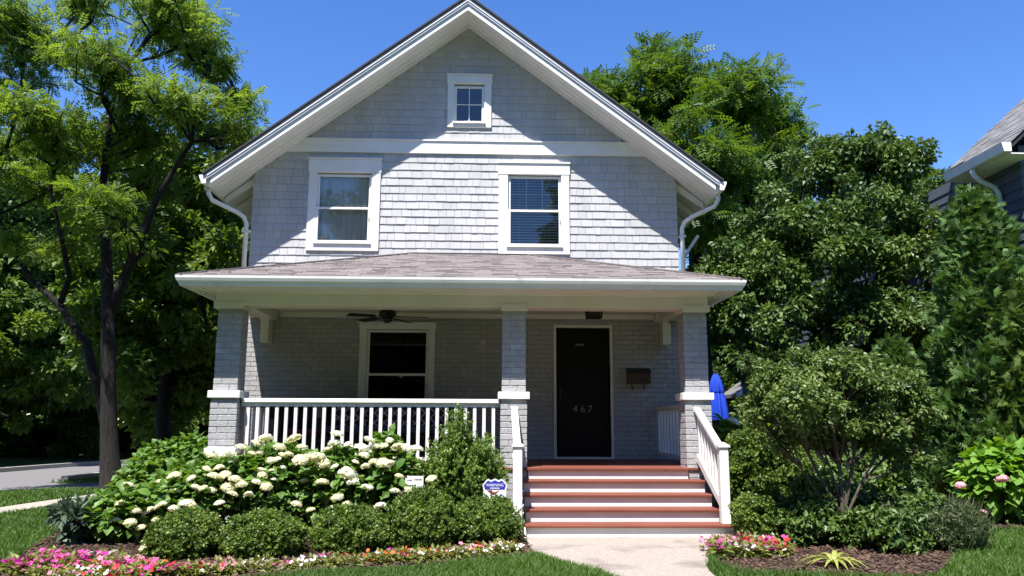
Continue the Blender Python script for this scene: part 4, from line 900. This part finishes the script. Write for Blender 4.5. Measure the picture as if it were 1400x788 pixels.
# ------------------------------------------------------------ bedding flowers
def blossom_mesh(seed, m, n):
    q = np.random.default_rng(seed); pos = np.c_[q.normal(0, .075, n), q.normal(0, .065, n), .075+.04*q.random(n)]
    V, F = [], []
    pv = [(0, 0, .0)]+[(math.cos(a*math.pi/5)*(1 if a % 2 == 0 else .62), math.sin(a*math.pi/5)*(1 if a % 2 == 0 else .62), .12) for a in range(10)]
    pf = [(0, 1+a, 1+(a+1) % 10) for a in range(10)]
    up = A([0, -.75, 1.])+q.normal(0, .35, (n, 3)); t = nrm(np.cross(up, q.normal(size=(n, 3)))); V, F = stamp((A(pv), A(pf)), pos, t, up, .023*(.7+.6*q.random(n)))
    return npmesh('blossoms', V, F, M[m], np.repeat(q.random(n), 11))
def foliage_mesh(seed):
    q = np.random.default_rng(seed); n = 95; b = ball(q, n, .4); pos = b*A([.105, .095, .06])+A([0, 0, .05]); V, F = stamp(LEAF, pos, nrm(b*A([1, 1, .4])+q.normal(0, .3, (n, 3))), A([0, 0, 1.])+q.normal(0, .3, (n, 3)), .05*(.7+.6*q.random(n)))
    return npmesh('foliage', V, F, M['bed'], np.repeat(q.random(n), 4))
FM = [foliage_mesh(i) for i in range(3)]
BM = {c: [blossom_mesh(ord(c[0])+i, 'petal_'+c, 3+2*i) for i in range(3)] for c in ('pink', 'white', 'red', 'orange', 'magenta', 'rose')}
BMF = {c: [blossom_mesh(ord(c[0])+i+50, 'petal_'+c, 9) for i in range(2)] for c in BM}
def bedplant(x, y, c, where, s):
    o = empty('bedding_plant', (x, y, 0), r.uniform(0, 6.3), f'low bedding plant with {c} blossoms in the {where}', 'flower', f'{c} bedding plants in the {where}'); o.scale = (s,)*3
    inst('foliage', FM[int(r.integers(3))], o); inst('blossoms', BM[c][int(r.integers(3))] if 'border' in where else BMF[c][int(r.integers(2))], o)
    if 0: pass
edge_pts = smooth([(.60, -4.78), (.08, -5.16), (-.66, -5.44), (-1.70, -5.86), (-2.45, -6.15), (-2.95, -6.3)], 8)
W1 = 'border along the front of the boxwoods'
for k, (x, y) in enumerate(edge_pts):
    for row in range(2):
        t = k/len(edge_pts); c = r.choice(['white', 'orange', 'red', 'white', 'rose', 'magenta', 'pink'], p=[.30, .24, .08, .14, .10, .07, .07] if t < .45 else [.22, .04, .12, .14, .14, .16, .18])
        bedplant(x+r.normal(0, .05), y+row*.15-.03+r.normal(0, .03), str(c), W1, r.uniform(.75, 1.05))
W2 = 'patch at the left tip of the bed'
for k in range(34):
    t = r.random(); x, y = -3.52+t*1.25+r.normal(0, .05), -5.52-t*.62+r.normal(0, .17)
    bedplant(x, y, str(r.choice(['pink', 'magenta', 'rose', 'white', 'red'], p=[.34, .26, .2, .1, .1])), W2, r.uniform(.9, 1.3))
W3 = 'patch to the right of the front walk'
for k in range(26):
    t = r.random(); x, y = 2.92+r.normal(0, .24)-.12*t, -4.45-t*.75
    if x < 2.62-.3*t: x = 2.75-.2*t
    bedplant(x, y, str(r.choice(['white', 'rose', 'pink', 'magenta', 'red'], p=[.34, .22, .16, .12, .16])), W3, r.uniform(.95, 1.3))
# ------------------------------------------------------------ trees
def B(px, py, Y, rp, sy=1., sz=1.):   # crown lobe at a photo direction and depth, radius given in photo pixels
    p = at(px, py, Y); d = (p-CAM)@_f; q = rp*d/FPX
    return (p[0], p[1], p[2], q, q*sy, q*sz)
q0 = np.random.default_rng(77)
YL = 1.5
lob = []
for px, py, rp, dy in ((50, 70, 70, .5), (140, 85, 70, -.8), (235, 50, 60, .3), (225, 5, 60, -.5), (300, 95, 50, .2), (315, 165, 42, -.6), (40, 165, 75, -1.2), (140, 190, 65, 1.0), (240, 135, 60, -1.0), (60, 250, 62, .8), (140, 270, 55, -1.4), (205, 255, 45, .8), (290, 185, 45, .9), (-40, 110, 80, .2), (-50, 220, 70, -.5), (110, 0, 60, .6), (20, 330, 45, .4), (180, 140, 60, .0), (325, 140, 35, .2), (285, 55, 40, -.3), (200, 190, 60, .4), (95, 205, 60, -.3), (265, 20, 45, .6), (330, 200, 30, .3), (10, 20, 60, 0), (100, 330, 30, .6), (180, 330, 30, -.3)):
    b = B(px, py, YL+dy, rp); lob.append((b[0], b[1], b[2], b[3], b[3]*1.1, b[3]*.55))
cl = blobs_to_clumps(q0, lob, 50, .27, .85)
def P(pts, Y): return [tuple(at(a, b, Y+dy)) for a, b, dy in pts]
tb = at(151, 680, 1.35)
tree('honey_locust_tree', (tb[0], tb[1], 0), 'feathery tree with dark forked trunk on the lawn left of the house', 'tree', None,
     [([(tb[0]+.02, tb[1], -.15), (tb[0]+.01, tb[1], .12)]+P([(150, 620, 0), (148, 540, 0), (148, 450, 0), (147, 400, 0), (145, 340, .05), (140, 260, .15), (150, 170, .2), (165, 90, .2)], 1.4), [.30, .20, .155, .128, .118, .11, .09, .07, .045, .02]),
      (P([(148, 440, .05), (165, 390, -.05), (192, 330, -.15), (210, 280, -.2), (238, 232, -.3), (262, 195, -.3), (270, 130, -.3)], 1.4), [.095, .085, .075, .062, .05, .035, .02]),
      (P([(146, 600, .15), (136, 540, .35), (118, 470, .55), (80, 415, .6), (40, 380, .6), (10, 320, .6), (-20, 270, .6)], 1.4), [.09, .085, .08, .065, .055, .04, .025]),
      (P([(82, 416, .6), (95, 380, .5), (85, 330, .3), (70, 260, .2)], 1.4), [.06, .05, .04, .02])],
     cl, 15000, FROND, .175, M['locust'], M['bark'], 61, tip=.006, maxr=.06, flat=.42, up=1.1, out=.8, down=.2, edge=.5)
lob = []
for px, py, rp, dy in ((925, 115, 62, 0), (905, 85, 35, .5), (1005, 140, 62, -.5), (1055, 165, 42, .3), (1075, 190, 32, 0), (868, 150, 55, .4), (825, 122, 32, 0), (960, 210, 75, -1), (1040, 245, 55, 0), (880, 225, 60, -.5), (985, 300, 60, .5), (1050, 260, 45, 1), (930, 290, 60, -.8), (985, 370, 45, 0), (1020, 320, 50, -.5), (850, 190, 60, .5), (800, 130, 25, .5), (960, 420, 45, 1)):
    b = B(px, py, 9.2+dy*2, rp); lob.append((b[0], b[1], b[2], b[3], b[3], b[3]*.7))
cl = blobs_to_clumps(q0, lob, 13, .48, .5)
tb = at(965, 640, 9.2)
tree('honey_locust_tree', (tb[0], 9.2, 0), 'tall green tree rising behind the right side of the house roof', 'tree', None,
     [([(tb[0], 9.2, -.1)]+P([(962, 520, 0), (955, 420, 0), (950, 320, .2), (935, 220, .3), (920, 140, .3)], 9.2), [.36, .28, .24, .2, .13, .05]),
      (P([(958, 440, 0), (985, 360, -.4), (1020, 290, -.5), (1045, 220, -.3), (1060, 180, -.2)], 9.2), [.16, .13, .11, .08, .04])], cl, 15000, FROND, .33, M['locust2'], M['bark'], 62, tip=.016, maxr=.14, flat=.6, up=1.0, out=.8, down=.25, edge=.5)
lob = []
for px, py, rp, dy in ((1140, 260, 80, .2), (1200, 225, 62, .3), (1245, 255, 55, .2), (1080, 320, 75, 0), (1040, 390, 70, -.1), (1150, 350, 95, -.8), (1230, 330, 75, -.4), (1275, 300, 42, 0), (1010, 430, 42, .2), (1080, 450, 80, -.5), (1180, 440, 85, -.6), (1250, 410, 60, -.3), (985, 370, 25, .4), (1050, 500, 40, .2), (1120, 520, 70, -.2), (1190, 200, 30, .3), (1225, 205, 35, .3), (1155, 215, 40, .3)):
    lob.append(B(px, py, 1.9+dy*.9, rp, .8, .9))
lob += [B(px, py, 1.9, rp, .8, .9) for px, py, rp in ((1015, 340, 35), (1040, 300, 35), (1000, 400, 40), (1290, 360, 40), (1270, 470, 50), (1110, 230, 35), (1060, 540, 50))]
cl = blobs_to_clumps(q0, lob, 24, .25, .35)
tb = at(1140, 640, 1.9)
tree('glossy_leaved_tree', (tb[0], 1.9, 0), 'broad dense dark tree with glossy leaves between the house and the slate coloured neighbour', 'tree', None,
     [([(tb[0], 1.9, -.1)]+P([(1140, 560, 0), (1142, 480, 0), (1145, 400, 0), (1150, 300, 0), (1165, 230, 0)], 1.9), [.20, .15, .12, .10, .07, .03]),
      (P([(1141, 500, 0), (1100, 430, .1), (1060, 360, .1)], 1.9), [.08, .06, .03]), (P([(1142, 470, 0), (1190, 400, -.1), (1230, 320, -.1)], 1.9), [.08, .06, .03])], cl, 62000, LEAF, .105, M['glossy'], M['bark'], 63, tip=.008, flat=.8, up=.7, out=.7, down=.35, edge=.4)
# small multi stemmed tree over the right bed
lob = [B(px, py, -4.3+dy*.4, rp, 1., .7) for px, py, rp, dy in ((1060, 525, 42, 0), (1120, 515, 45, .5), (1180, 510, 42, -.3), (1230, 535, 40, .2), (1090, 560, 50, -.5), (1160, 560, 55, .3), (1215, 575, 38, -.3), (1045, 560, 35, .3), (1255, 560, 25, 0), (1130, 590, 38, .5), (1195, 600, 30, .3), (1030, 500, 18, .2), (1250, 600, 22, .2), (1235, 625, 26, .3), (1065, 600, 28, .4), (1150, 535, 50, 1.0), (1100, 530, 45, -.8), (1205, 540, 45, .8), (1160, 500, 30, 0), (1240, 520, 25, 0), (1100, 495, 25, 0))]
cl = blobs_to_clumps(q0, lob, 240, .10, .5)
tb = at(1150, 745, -4.35)
def stem(*pts): return P([(a, b, 0) for a, b in pts], -4.35)
base_ = (tb[0], -4.35, -.05)
tree('multi_stem_tree', (tb[0], -4.35, 0), 'small multi stemmed tree with a rounded leafy top over the right flower bed', 'tree', None,
     [([base_]+stem((1148, 700), (1125, 660), (1105, 620), (1085, 575), (1070, 540)), [.030, .024, .019, .016, .013, .009]),
      ([base_]+stem((1152, 690), (1148, 640), (1140, 590), (1130, 540)), [.030, .024, .020, .016, .010]),
      ([base_]+stem((1156, 690), (1165, 640), (1172, 590), (1180, 530)), [.028, .023, .019, .015, .010]),
      ([base_]+stem((1150, 712), (1128, 690), (1095, 640), (1070, 600), (1050, 565)), [.024, .018, .014, .011, .008]),
      ([base_]+stem((1160, 700), (1178, 660), (1200, 615), (1225, 560)), [.022, .017, .013, .009]),
      ([base_]+stem((1150, 690), (1135, 640), (1120, 600), (1105, 550)), [.022, .017, .013, .009])], cl, 26000, LEAF, .058, M['viburnum'], M['palebark'], 64, tip=.003, maxr=.016, flat=.8, up=.6, out=.6, down=.2, edge=.5)
# arborvitae
def conifer(loc, label, h, rad, n, leaf, seed, size=.17):
    q = np.random.default_rng(seed); root = empty('arborvitae', loc, 0, label, 'conifer')
    t = q.random(n)**1.15; a = q.uniform(0, 6.3, n); lump = 1+.30*np.sin(a*3+t*13)*np.sin(t*17+a)+.22*np.sin(a*5-t*29); rr_ = rad*np.clip(1.08*(1-t)**.5, .06, 1)*np.where(t < .12, .75+2*t, 1)*lump*(.5+.6*q.random(n)**.5)
    pos = np.c_[rr_*np.cos(a), rr_*np.sin(a), .15+t*(h-.15)]+q.normal(0, .05, (n, 3)); f = np.c_[np.cos(a), np.sin(a), .35+.45*q.normal(size=n)]+q.normal(0, .45, (n, 3)); V, F = stamp(FAN, pos, f, q.normal(size=(n, 3))+np.c_[np.cos(a), np.sin(a), np.zeros(n)]*.3, size*(.5+.8*q.random(n)))
    tone = np.clip(.45+.25*q.normal(size=n)+.25*np.sin(a*4+t*17), 0, 1)
    link(bpy.data.objects.new('crown', npmesh('crown', V, F, M[leaf], np.repeat(tone, len(FAN[0])))), root)
    MB().tube([(0, 0, -.1), (0, 0, h*.5), (0, 0, h*.92)], [.09, .05, .01], 8).build('trunk', M['bark'], root, smooth=True)
conifer((7.82, -1.2, 0), 'tall dark green arborvitae against the slate coloured house wall', 4.75, .86, 10500, 'arbor', 65, .13)
conifer((8.0, -1.95, 0), 'shorter yellow green conifer at the right edge, beside the taller arborvitae', 3.2, .66, 6000, 'arborlight', 66, .12)
conifer((6.7, -.6, 0), 'low dark conifer in front of the neighbouring wall, left of the tall arborvitae', 2.5, .6, 5000, 'arbor', 67, .12)
# woodland across the street: three kinds, each tree its own object
def wood(label, h, rad, z0, nb, n, leaf, seed, size, trunk=.22):
    q = np.random.default_rng(seed); lobs = []
    for i in range(nb):
        t = i/(nb-1); a = i*2.4; z = z0+(h-z0)*(.12+.76*t); rr_ = rad*(.62 if t < .75 else .45)*(.8+.4*q.random()); off = rad*.55*(1-t*.65)
        lobs.append((off*math.cos(a), off*math.sin(a), z, rr_, rr_, rr_*.7))
    cl = blobs_to_clumps(q, lobs, 3.2, rad*.16, .45)
    return tree('woodland_tree', (0, 0, 0), label, 'tree', None, [([(0, 0, -.2), (.05, 0, z0*.5), (.1, .1, z0*1.2), (0, 0, h*.6), (0, 0, h*.85)], [trunk*1.5, trunk, trunk*.9, trunk*.5, .04])], cl, n, LEAF, size, M[leaf], M['bark'], seed, tip=.02, maxr=.14, flat=.75, up=.8, out=.7, down=.3, edge=.45)
T = [wood('x', 12.5, 4.6, 2.6, 11, 46000, 'dark', 71, .25, .28), wood('x', 11.0, 4.0, 1.8, 10, 40000, 'mid', 72, .24), wood('x', 6.2, 2.6, 1.0, 8, 20000, 'mid', 73, .18, .12), wood('x', 3.4, 2.0, -.2, 7, 16000, 'dark', 74, .15, .08)]
LAB = ['tall dark leafy tree in the shaded wood across the street', 'mid green leafy tree in the wood across the street', 'small understory tree with a thin trunk at the edge of the wood across the street', 'low dark bush under the trees across the street']
spots = [(0, -15.5, 13, .95), (0, -12.5, 20, 1), (1, -19, 19, 1), (0, -9.0, 25, 1.0), (1, -14.5, 27, 1.1), (0, -24, 24, 1.1), (0, -19, 33, 1.15), (1, -10, 36, 1.15), (0, -28, 34, 1.2), (1, -5.5, 30, .95), (0, -34, 26, 1.2),
         (2, -13.6, 9.8, .95), (2, -16.5, 9, .9), (2, -11.6, 17.5, .8), (2, -20, 13, 1.0), (2, -9.2, 21, .9),
         (3, -14.5, 17, 1), (3, -18, 17, 1.1), (3, -11, 23, 1), (3, -22, 18, 1), (3, -8.2, 26, 1), (3, -14, 23, 1.1), (3, -26, 20, 1.2), (3, -18, 24, 1.2), (3, -6.5, 33, 1.2), (3, -22.5, 28, 1.6), (3, -27, 30, 1.6), (3, -17, 31, 1.6), (3, -32, 31, 1.7), (0, -48, 55, 1.5), (1, -40, 62, 1.6), (0, -32, 68, 1.6), (1, -58, 50, 1.5), (3, -44, 52, 2.2), (3, -36, 55, 2.2), (3, -52, 48, 2.2), (3, -30, 58, 2.2), (3, -24, 62, 2.2)]
used = set()
for i, (k, x, y, s) in enumerate(spots):
    o = T[k] if k not in used else copy_tree(T[k]); used.add(k)
    o.location = (x, y, 0); o.scale = (s, s, s*(.92+.16*r.random())); o.rotation_euler[2] = i*1.9; o['label'] = LAB[k]; o['group'] = ['tall dark trees across the street', 'mid green trees across the street', 'understory trees across the street', 'low bushes across the street'][k]
o = copy_tree(T[1]); o.location = (-7.25, 6.6, 0); o.scale = (.82, .82, .76); o.rotation_euler[2] = 2; o['label'] = 'bright topped tree with a thick dark trunk on the verge between house and street'; del o['group']
for x, y, s, rz, lab in ((-11.2, -3.6, .8, .5, 'street tree left of the lawn, beyond the left edge of the photo'), (-10.0, -9.5, .85, 2.5, 'second street tree nearer the viewer, beyond the left edge of the photo')):
    o = copy_tree(T[1]); o.location = (x, y, 0); o.scale = (s,)*3; o.rotation_euler[2] = rz; o['label'] = lab
    if 'group' in o: del o['group']
for i, (k, x, y, s, lab) in enumerate(((0, 14.5, 15, .86, 'dark tree whose top shows above the glossy leaved tree, beside the slate roof'), (0, 9.6, 17.5, .66, 'dark tree filling the gap behind the right gutter of the house'), (3, 6.2, 14, 1.1, 'low dark bush behind the blue umbrella'), (3, 10.5, 10.5, 1.2, 'low dark bush behind the picket fence'), (1, 12.5, 22, .85, 'mid green tree beyond the back gardens on the right'), (3, 5.0, 22, 1.6, 'low dark bush far behind the right corner of the porch'))):
    o = copy_tree(T[k]); o.location = (x, y, 0); o.scale = (s,)*3; o.rotation_euler[2] = i*1.1+.4; o['label'] = lab
    if 'group' in o: del o['group']
for i in range(15):
    o = copy_tree(T[i % 2]); o.location = (-46+i*6.6+r.normal(0, .8), -34+r.normal(0, 1.5), 0); s_ = 1.25+.2*r.random(); o.scale = (s_,)*3; o.rotation_euler[2] = i*2.1
    o['label'] = 'tree across the front street, behind the viewer and reflected in the windows'; o['group'] = 'trees across the front street'
for i in range(18):  # unseen bushes, added to keep bright horizon light off the porch wall
    o = copy_tree(T[3]); o.location = (-44+i*5.2+r.normal(0, .8), -37+r.normal(0, 1), 0); o.scale = (1.9,)*3; o.rotation_euler[2] = i*2.1
    o['label'] = 'bush added behind the viewer to block low sky light under the trees'; o['group'] = 'bushes added behind the viewer to block low sky light'
# ------------------------------------------------------------ neighbouring house on the right
nb = empty('neighbour_house', (8.7, 2, 0), 0, 'dark slate blue clapboard house with grey shingled roof at the right edge', 'house')
nb_loc = A([8.7, 2, 0])
def nbb(name, m, mb, parent=nb, **k):
    p = nb_loc if parent is nb else A([0, 0, 0]); mb.v = [tuple(A(v)-nb_loc) for v in mb.v]
    return mb.build(name, M[m], parent, **k)
nw = nbb('side_wall', 'darksiding', MB().box(8.72, 8.85, -1.1, 13, .45, 5.6).box(8.86, 14, -1.1, -.95, .45, 5.6))
nbb('foundation', 'found', MB().box(8.70, 8.86, -1.12, 13, -.1, .449))
bmesh_ = MB().hexa([(-.022, -7.05, 0), (.0, -7.05, 0), (.0, 7.05, 0), (-.022, 7.05, 0), (-.004, -7.05, .185), (.0, -7.05, .185), (.0, 7.05, .185), (-.004, 7.05, .185)]).mesh('clapboard', M['darksiding'])
for k in range(31): inst('clapboard', bmesh_, nw, (8.719-8.7, 5.95-2, .46+k*.165))
fb_ = MB().hexa([(8.70, -.022, 0), (14, -.022, 0), (14, 0, 0), (8.70, 0, 0), (8.70, -.004, .185), (14, -.004, .185), (14, 0, .185), (8.70, 0, .185)]).mesh('clapboard', M['darksiding'])
fw_ = nbb('front_wall', 'darksiding', MB().prism([(8.86, 5.601), (14, 5.601), (14, 9.9), (8.86, 5.8)], 'y', -1.1, -.95))
for k in range(31): inst('clapboard', fb_, fw_, (-8.7, -1.101-2, .46+k*.165))
def nroof(x0, z0, x1, y0, y1, sl, name):
    z1 = z0+(x1-x0)*sl
    rf = nbb(name, 'roof_edge', MB().prism([(x0, z0-.10), (x1, z1-.10), (x1, z1), (x0, z0)], 'y', y0, y1))
    tb_ = []; L_ = math.hypot(x1-x0, z1-z0); n = int(L_/.15); q = random.Random(4)
    for i in range(n):
        t0, t1 = i/n, min(1, (i+1.1)/n); y = y0-.02
        while y < y1:
            w_ = min(q.choice((.15, .22, .3)), y1+.02-y); th = q.choice((.008, .012, .02))
            a, b = (x0+(x1-x0)*t0, z0+(z1-z0)*t0), (x0+(x1-x0)*t1, z0+(z1-z0)*t1)
            tb_.append([tuple(A(v)-nb_loc) for v in ((a[0], y, a[1]), (b[0], y, b[1]), (b[0], y+w_-.004, b[1]), (a[0], y+w_-.004, a[1]), (a[0], y, a[1]+th), (b[0], y, b[1]+.004), (b[0], y+w_-.004, b[1]+.004), (a[0], y+w_-.004, a[1]+th))]); y += w_
    hexes('roof_tabs', tb_, M['roofgrey'], rf)
    return rf
rf = nroof(8.32, 5.50, 12.5, -1.45, .05, .90, 'main_roof')
nroof(8.60, 5.752, 12.5, .052, .62, .90, 'rear_roof')
nbb('rear_wall', 'darksiding', MB().prism([(8.86, 5.6), (12.4, 5.6), (12.4, 8.7), (8.86, 5.8)], 'y', .06, .5))
MB_ = MB().prism([(8.20, 5.36), (8.32, 5.36), (8.32, 5.50), (8.17, 5.50)], 'y', -1.5, .07)
nbb('gutter', 'gutter', MB_); nbb('soffit', 'soffit', MB().box(8.33, 8.715, -1.44, .05, 5.34, 5.36))
nbb('downspout', 'gutter', MB().tube([(8.25, -.62, 5.36), (8.26, -.62, 5.26), (8.36, -.62, 5.16), (8.58, -.62, 5.06), (8.65, -.62, 4.95), (8.65, -.62, .2)], .042, 10), smooth=True)
# small garage behind, picket fence, umbrella
gr = empty('garage', (11.3, 16, 0), 0, 'small grey garage roof with white edge behind the blue umbrella', 'garage')
MB().box(-2.2, 2.2, -2, 2.5, 0, 2.3).build('wall', M['darksiding'], gr)
for s in (-1, 1): MB().prism([(s*2.6, 2.15), (0, 3.9), (0, 4.02), (s*2.6, 2.27)][::-s], 'y', -2.4, 2.8).build('roof', M['roofgrey'], gr); MB().prism([(s*2.62, 2.10), (0, 3.86), (0, 4.0), (s*2.62, 2.24)][::-s], 'y', -2.45, -2.401).build('bargeboard', M['trim'], gr)
pf = empty('picket_fence', (6.6, 2.2, 0), 0, 'weathered white picket fence seen through the stems of the small tree', 'fence')
pk = MB().prism([(-.035, .1), (.035, .1), (.035, .93), (0, 1.0), (-.035, .93)], 'y', -.01, .01).mesh('picket', M['wood'])
for i in range(12): inst('picket', pk, pf, (-.6+i*.11, -.03, 0))
MB().box(-.65, .66, -.019, .02, .3, .37).box(-.65, .66, -.019, .02, .72, .79).build('fence_rail', M['wood'], pf); MB().box(-.05, .05, .021, .12, 0, 1.02).build('fence_post', M['wood'], pf)
um = empty('patio_umbrella', (5.58, 5.2, 0), 0, 'closed bright blue patio umbrella right of the brick porch column', 'umbrella')
def fold(prof, n=40, k=8, amp=.22):
    vs = []
    for rr_, z in prof:
        for i in range(n): a = i*2*math.pi/n; q = rr_*(1+amp*math.cos(a*k)); vs.append((q*math.cos(a), q*math.sin(a), z))
    fs = [(i*n+j, i*n+(j+1) % n, (i+1)*n+(j+1) % n, (i+1)*n+j) for i in range(len(prof)-1) for j in range(n)]
    m_ = MB(); m_.add(vs, fs); return m_
fold([(.19, 1.22), (.20, 1.30), (.165, 1.55), (.14, 1.72), (.105, 1.80), (.10, 1.86)]).build('lower_canopy', M['blue'], um, smooth=True)
fold([(.125, 1.78), (.13, 1.84), (.10, 1.98), (.06, 2.12), (.02, 2.17)]).build('upper_canopy', M['blue'], um, smooth=True)
MB().tube([(.0, 0, 0), (0, 0, 2.24)], .02, 8).build('pole', M['palebark'], um); MB().lathe([(.01, 0), (.035, .03), (.02, .07)], 10, (0, 0, 2.17)).build('finial', M['bronze'], um)
MB().lathe([(.26, 0), (.26, .06), (.05, .1)], 16).build('base', M['bronze'], um); MB().lathe([(.118, 0), (.118, .035)], 16, (0, 0, 1.80)).build('tie_strap', M['blue'], um)
um.scale = (1.18, 1.18, 1.10)
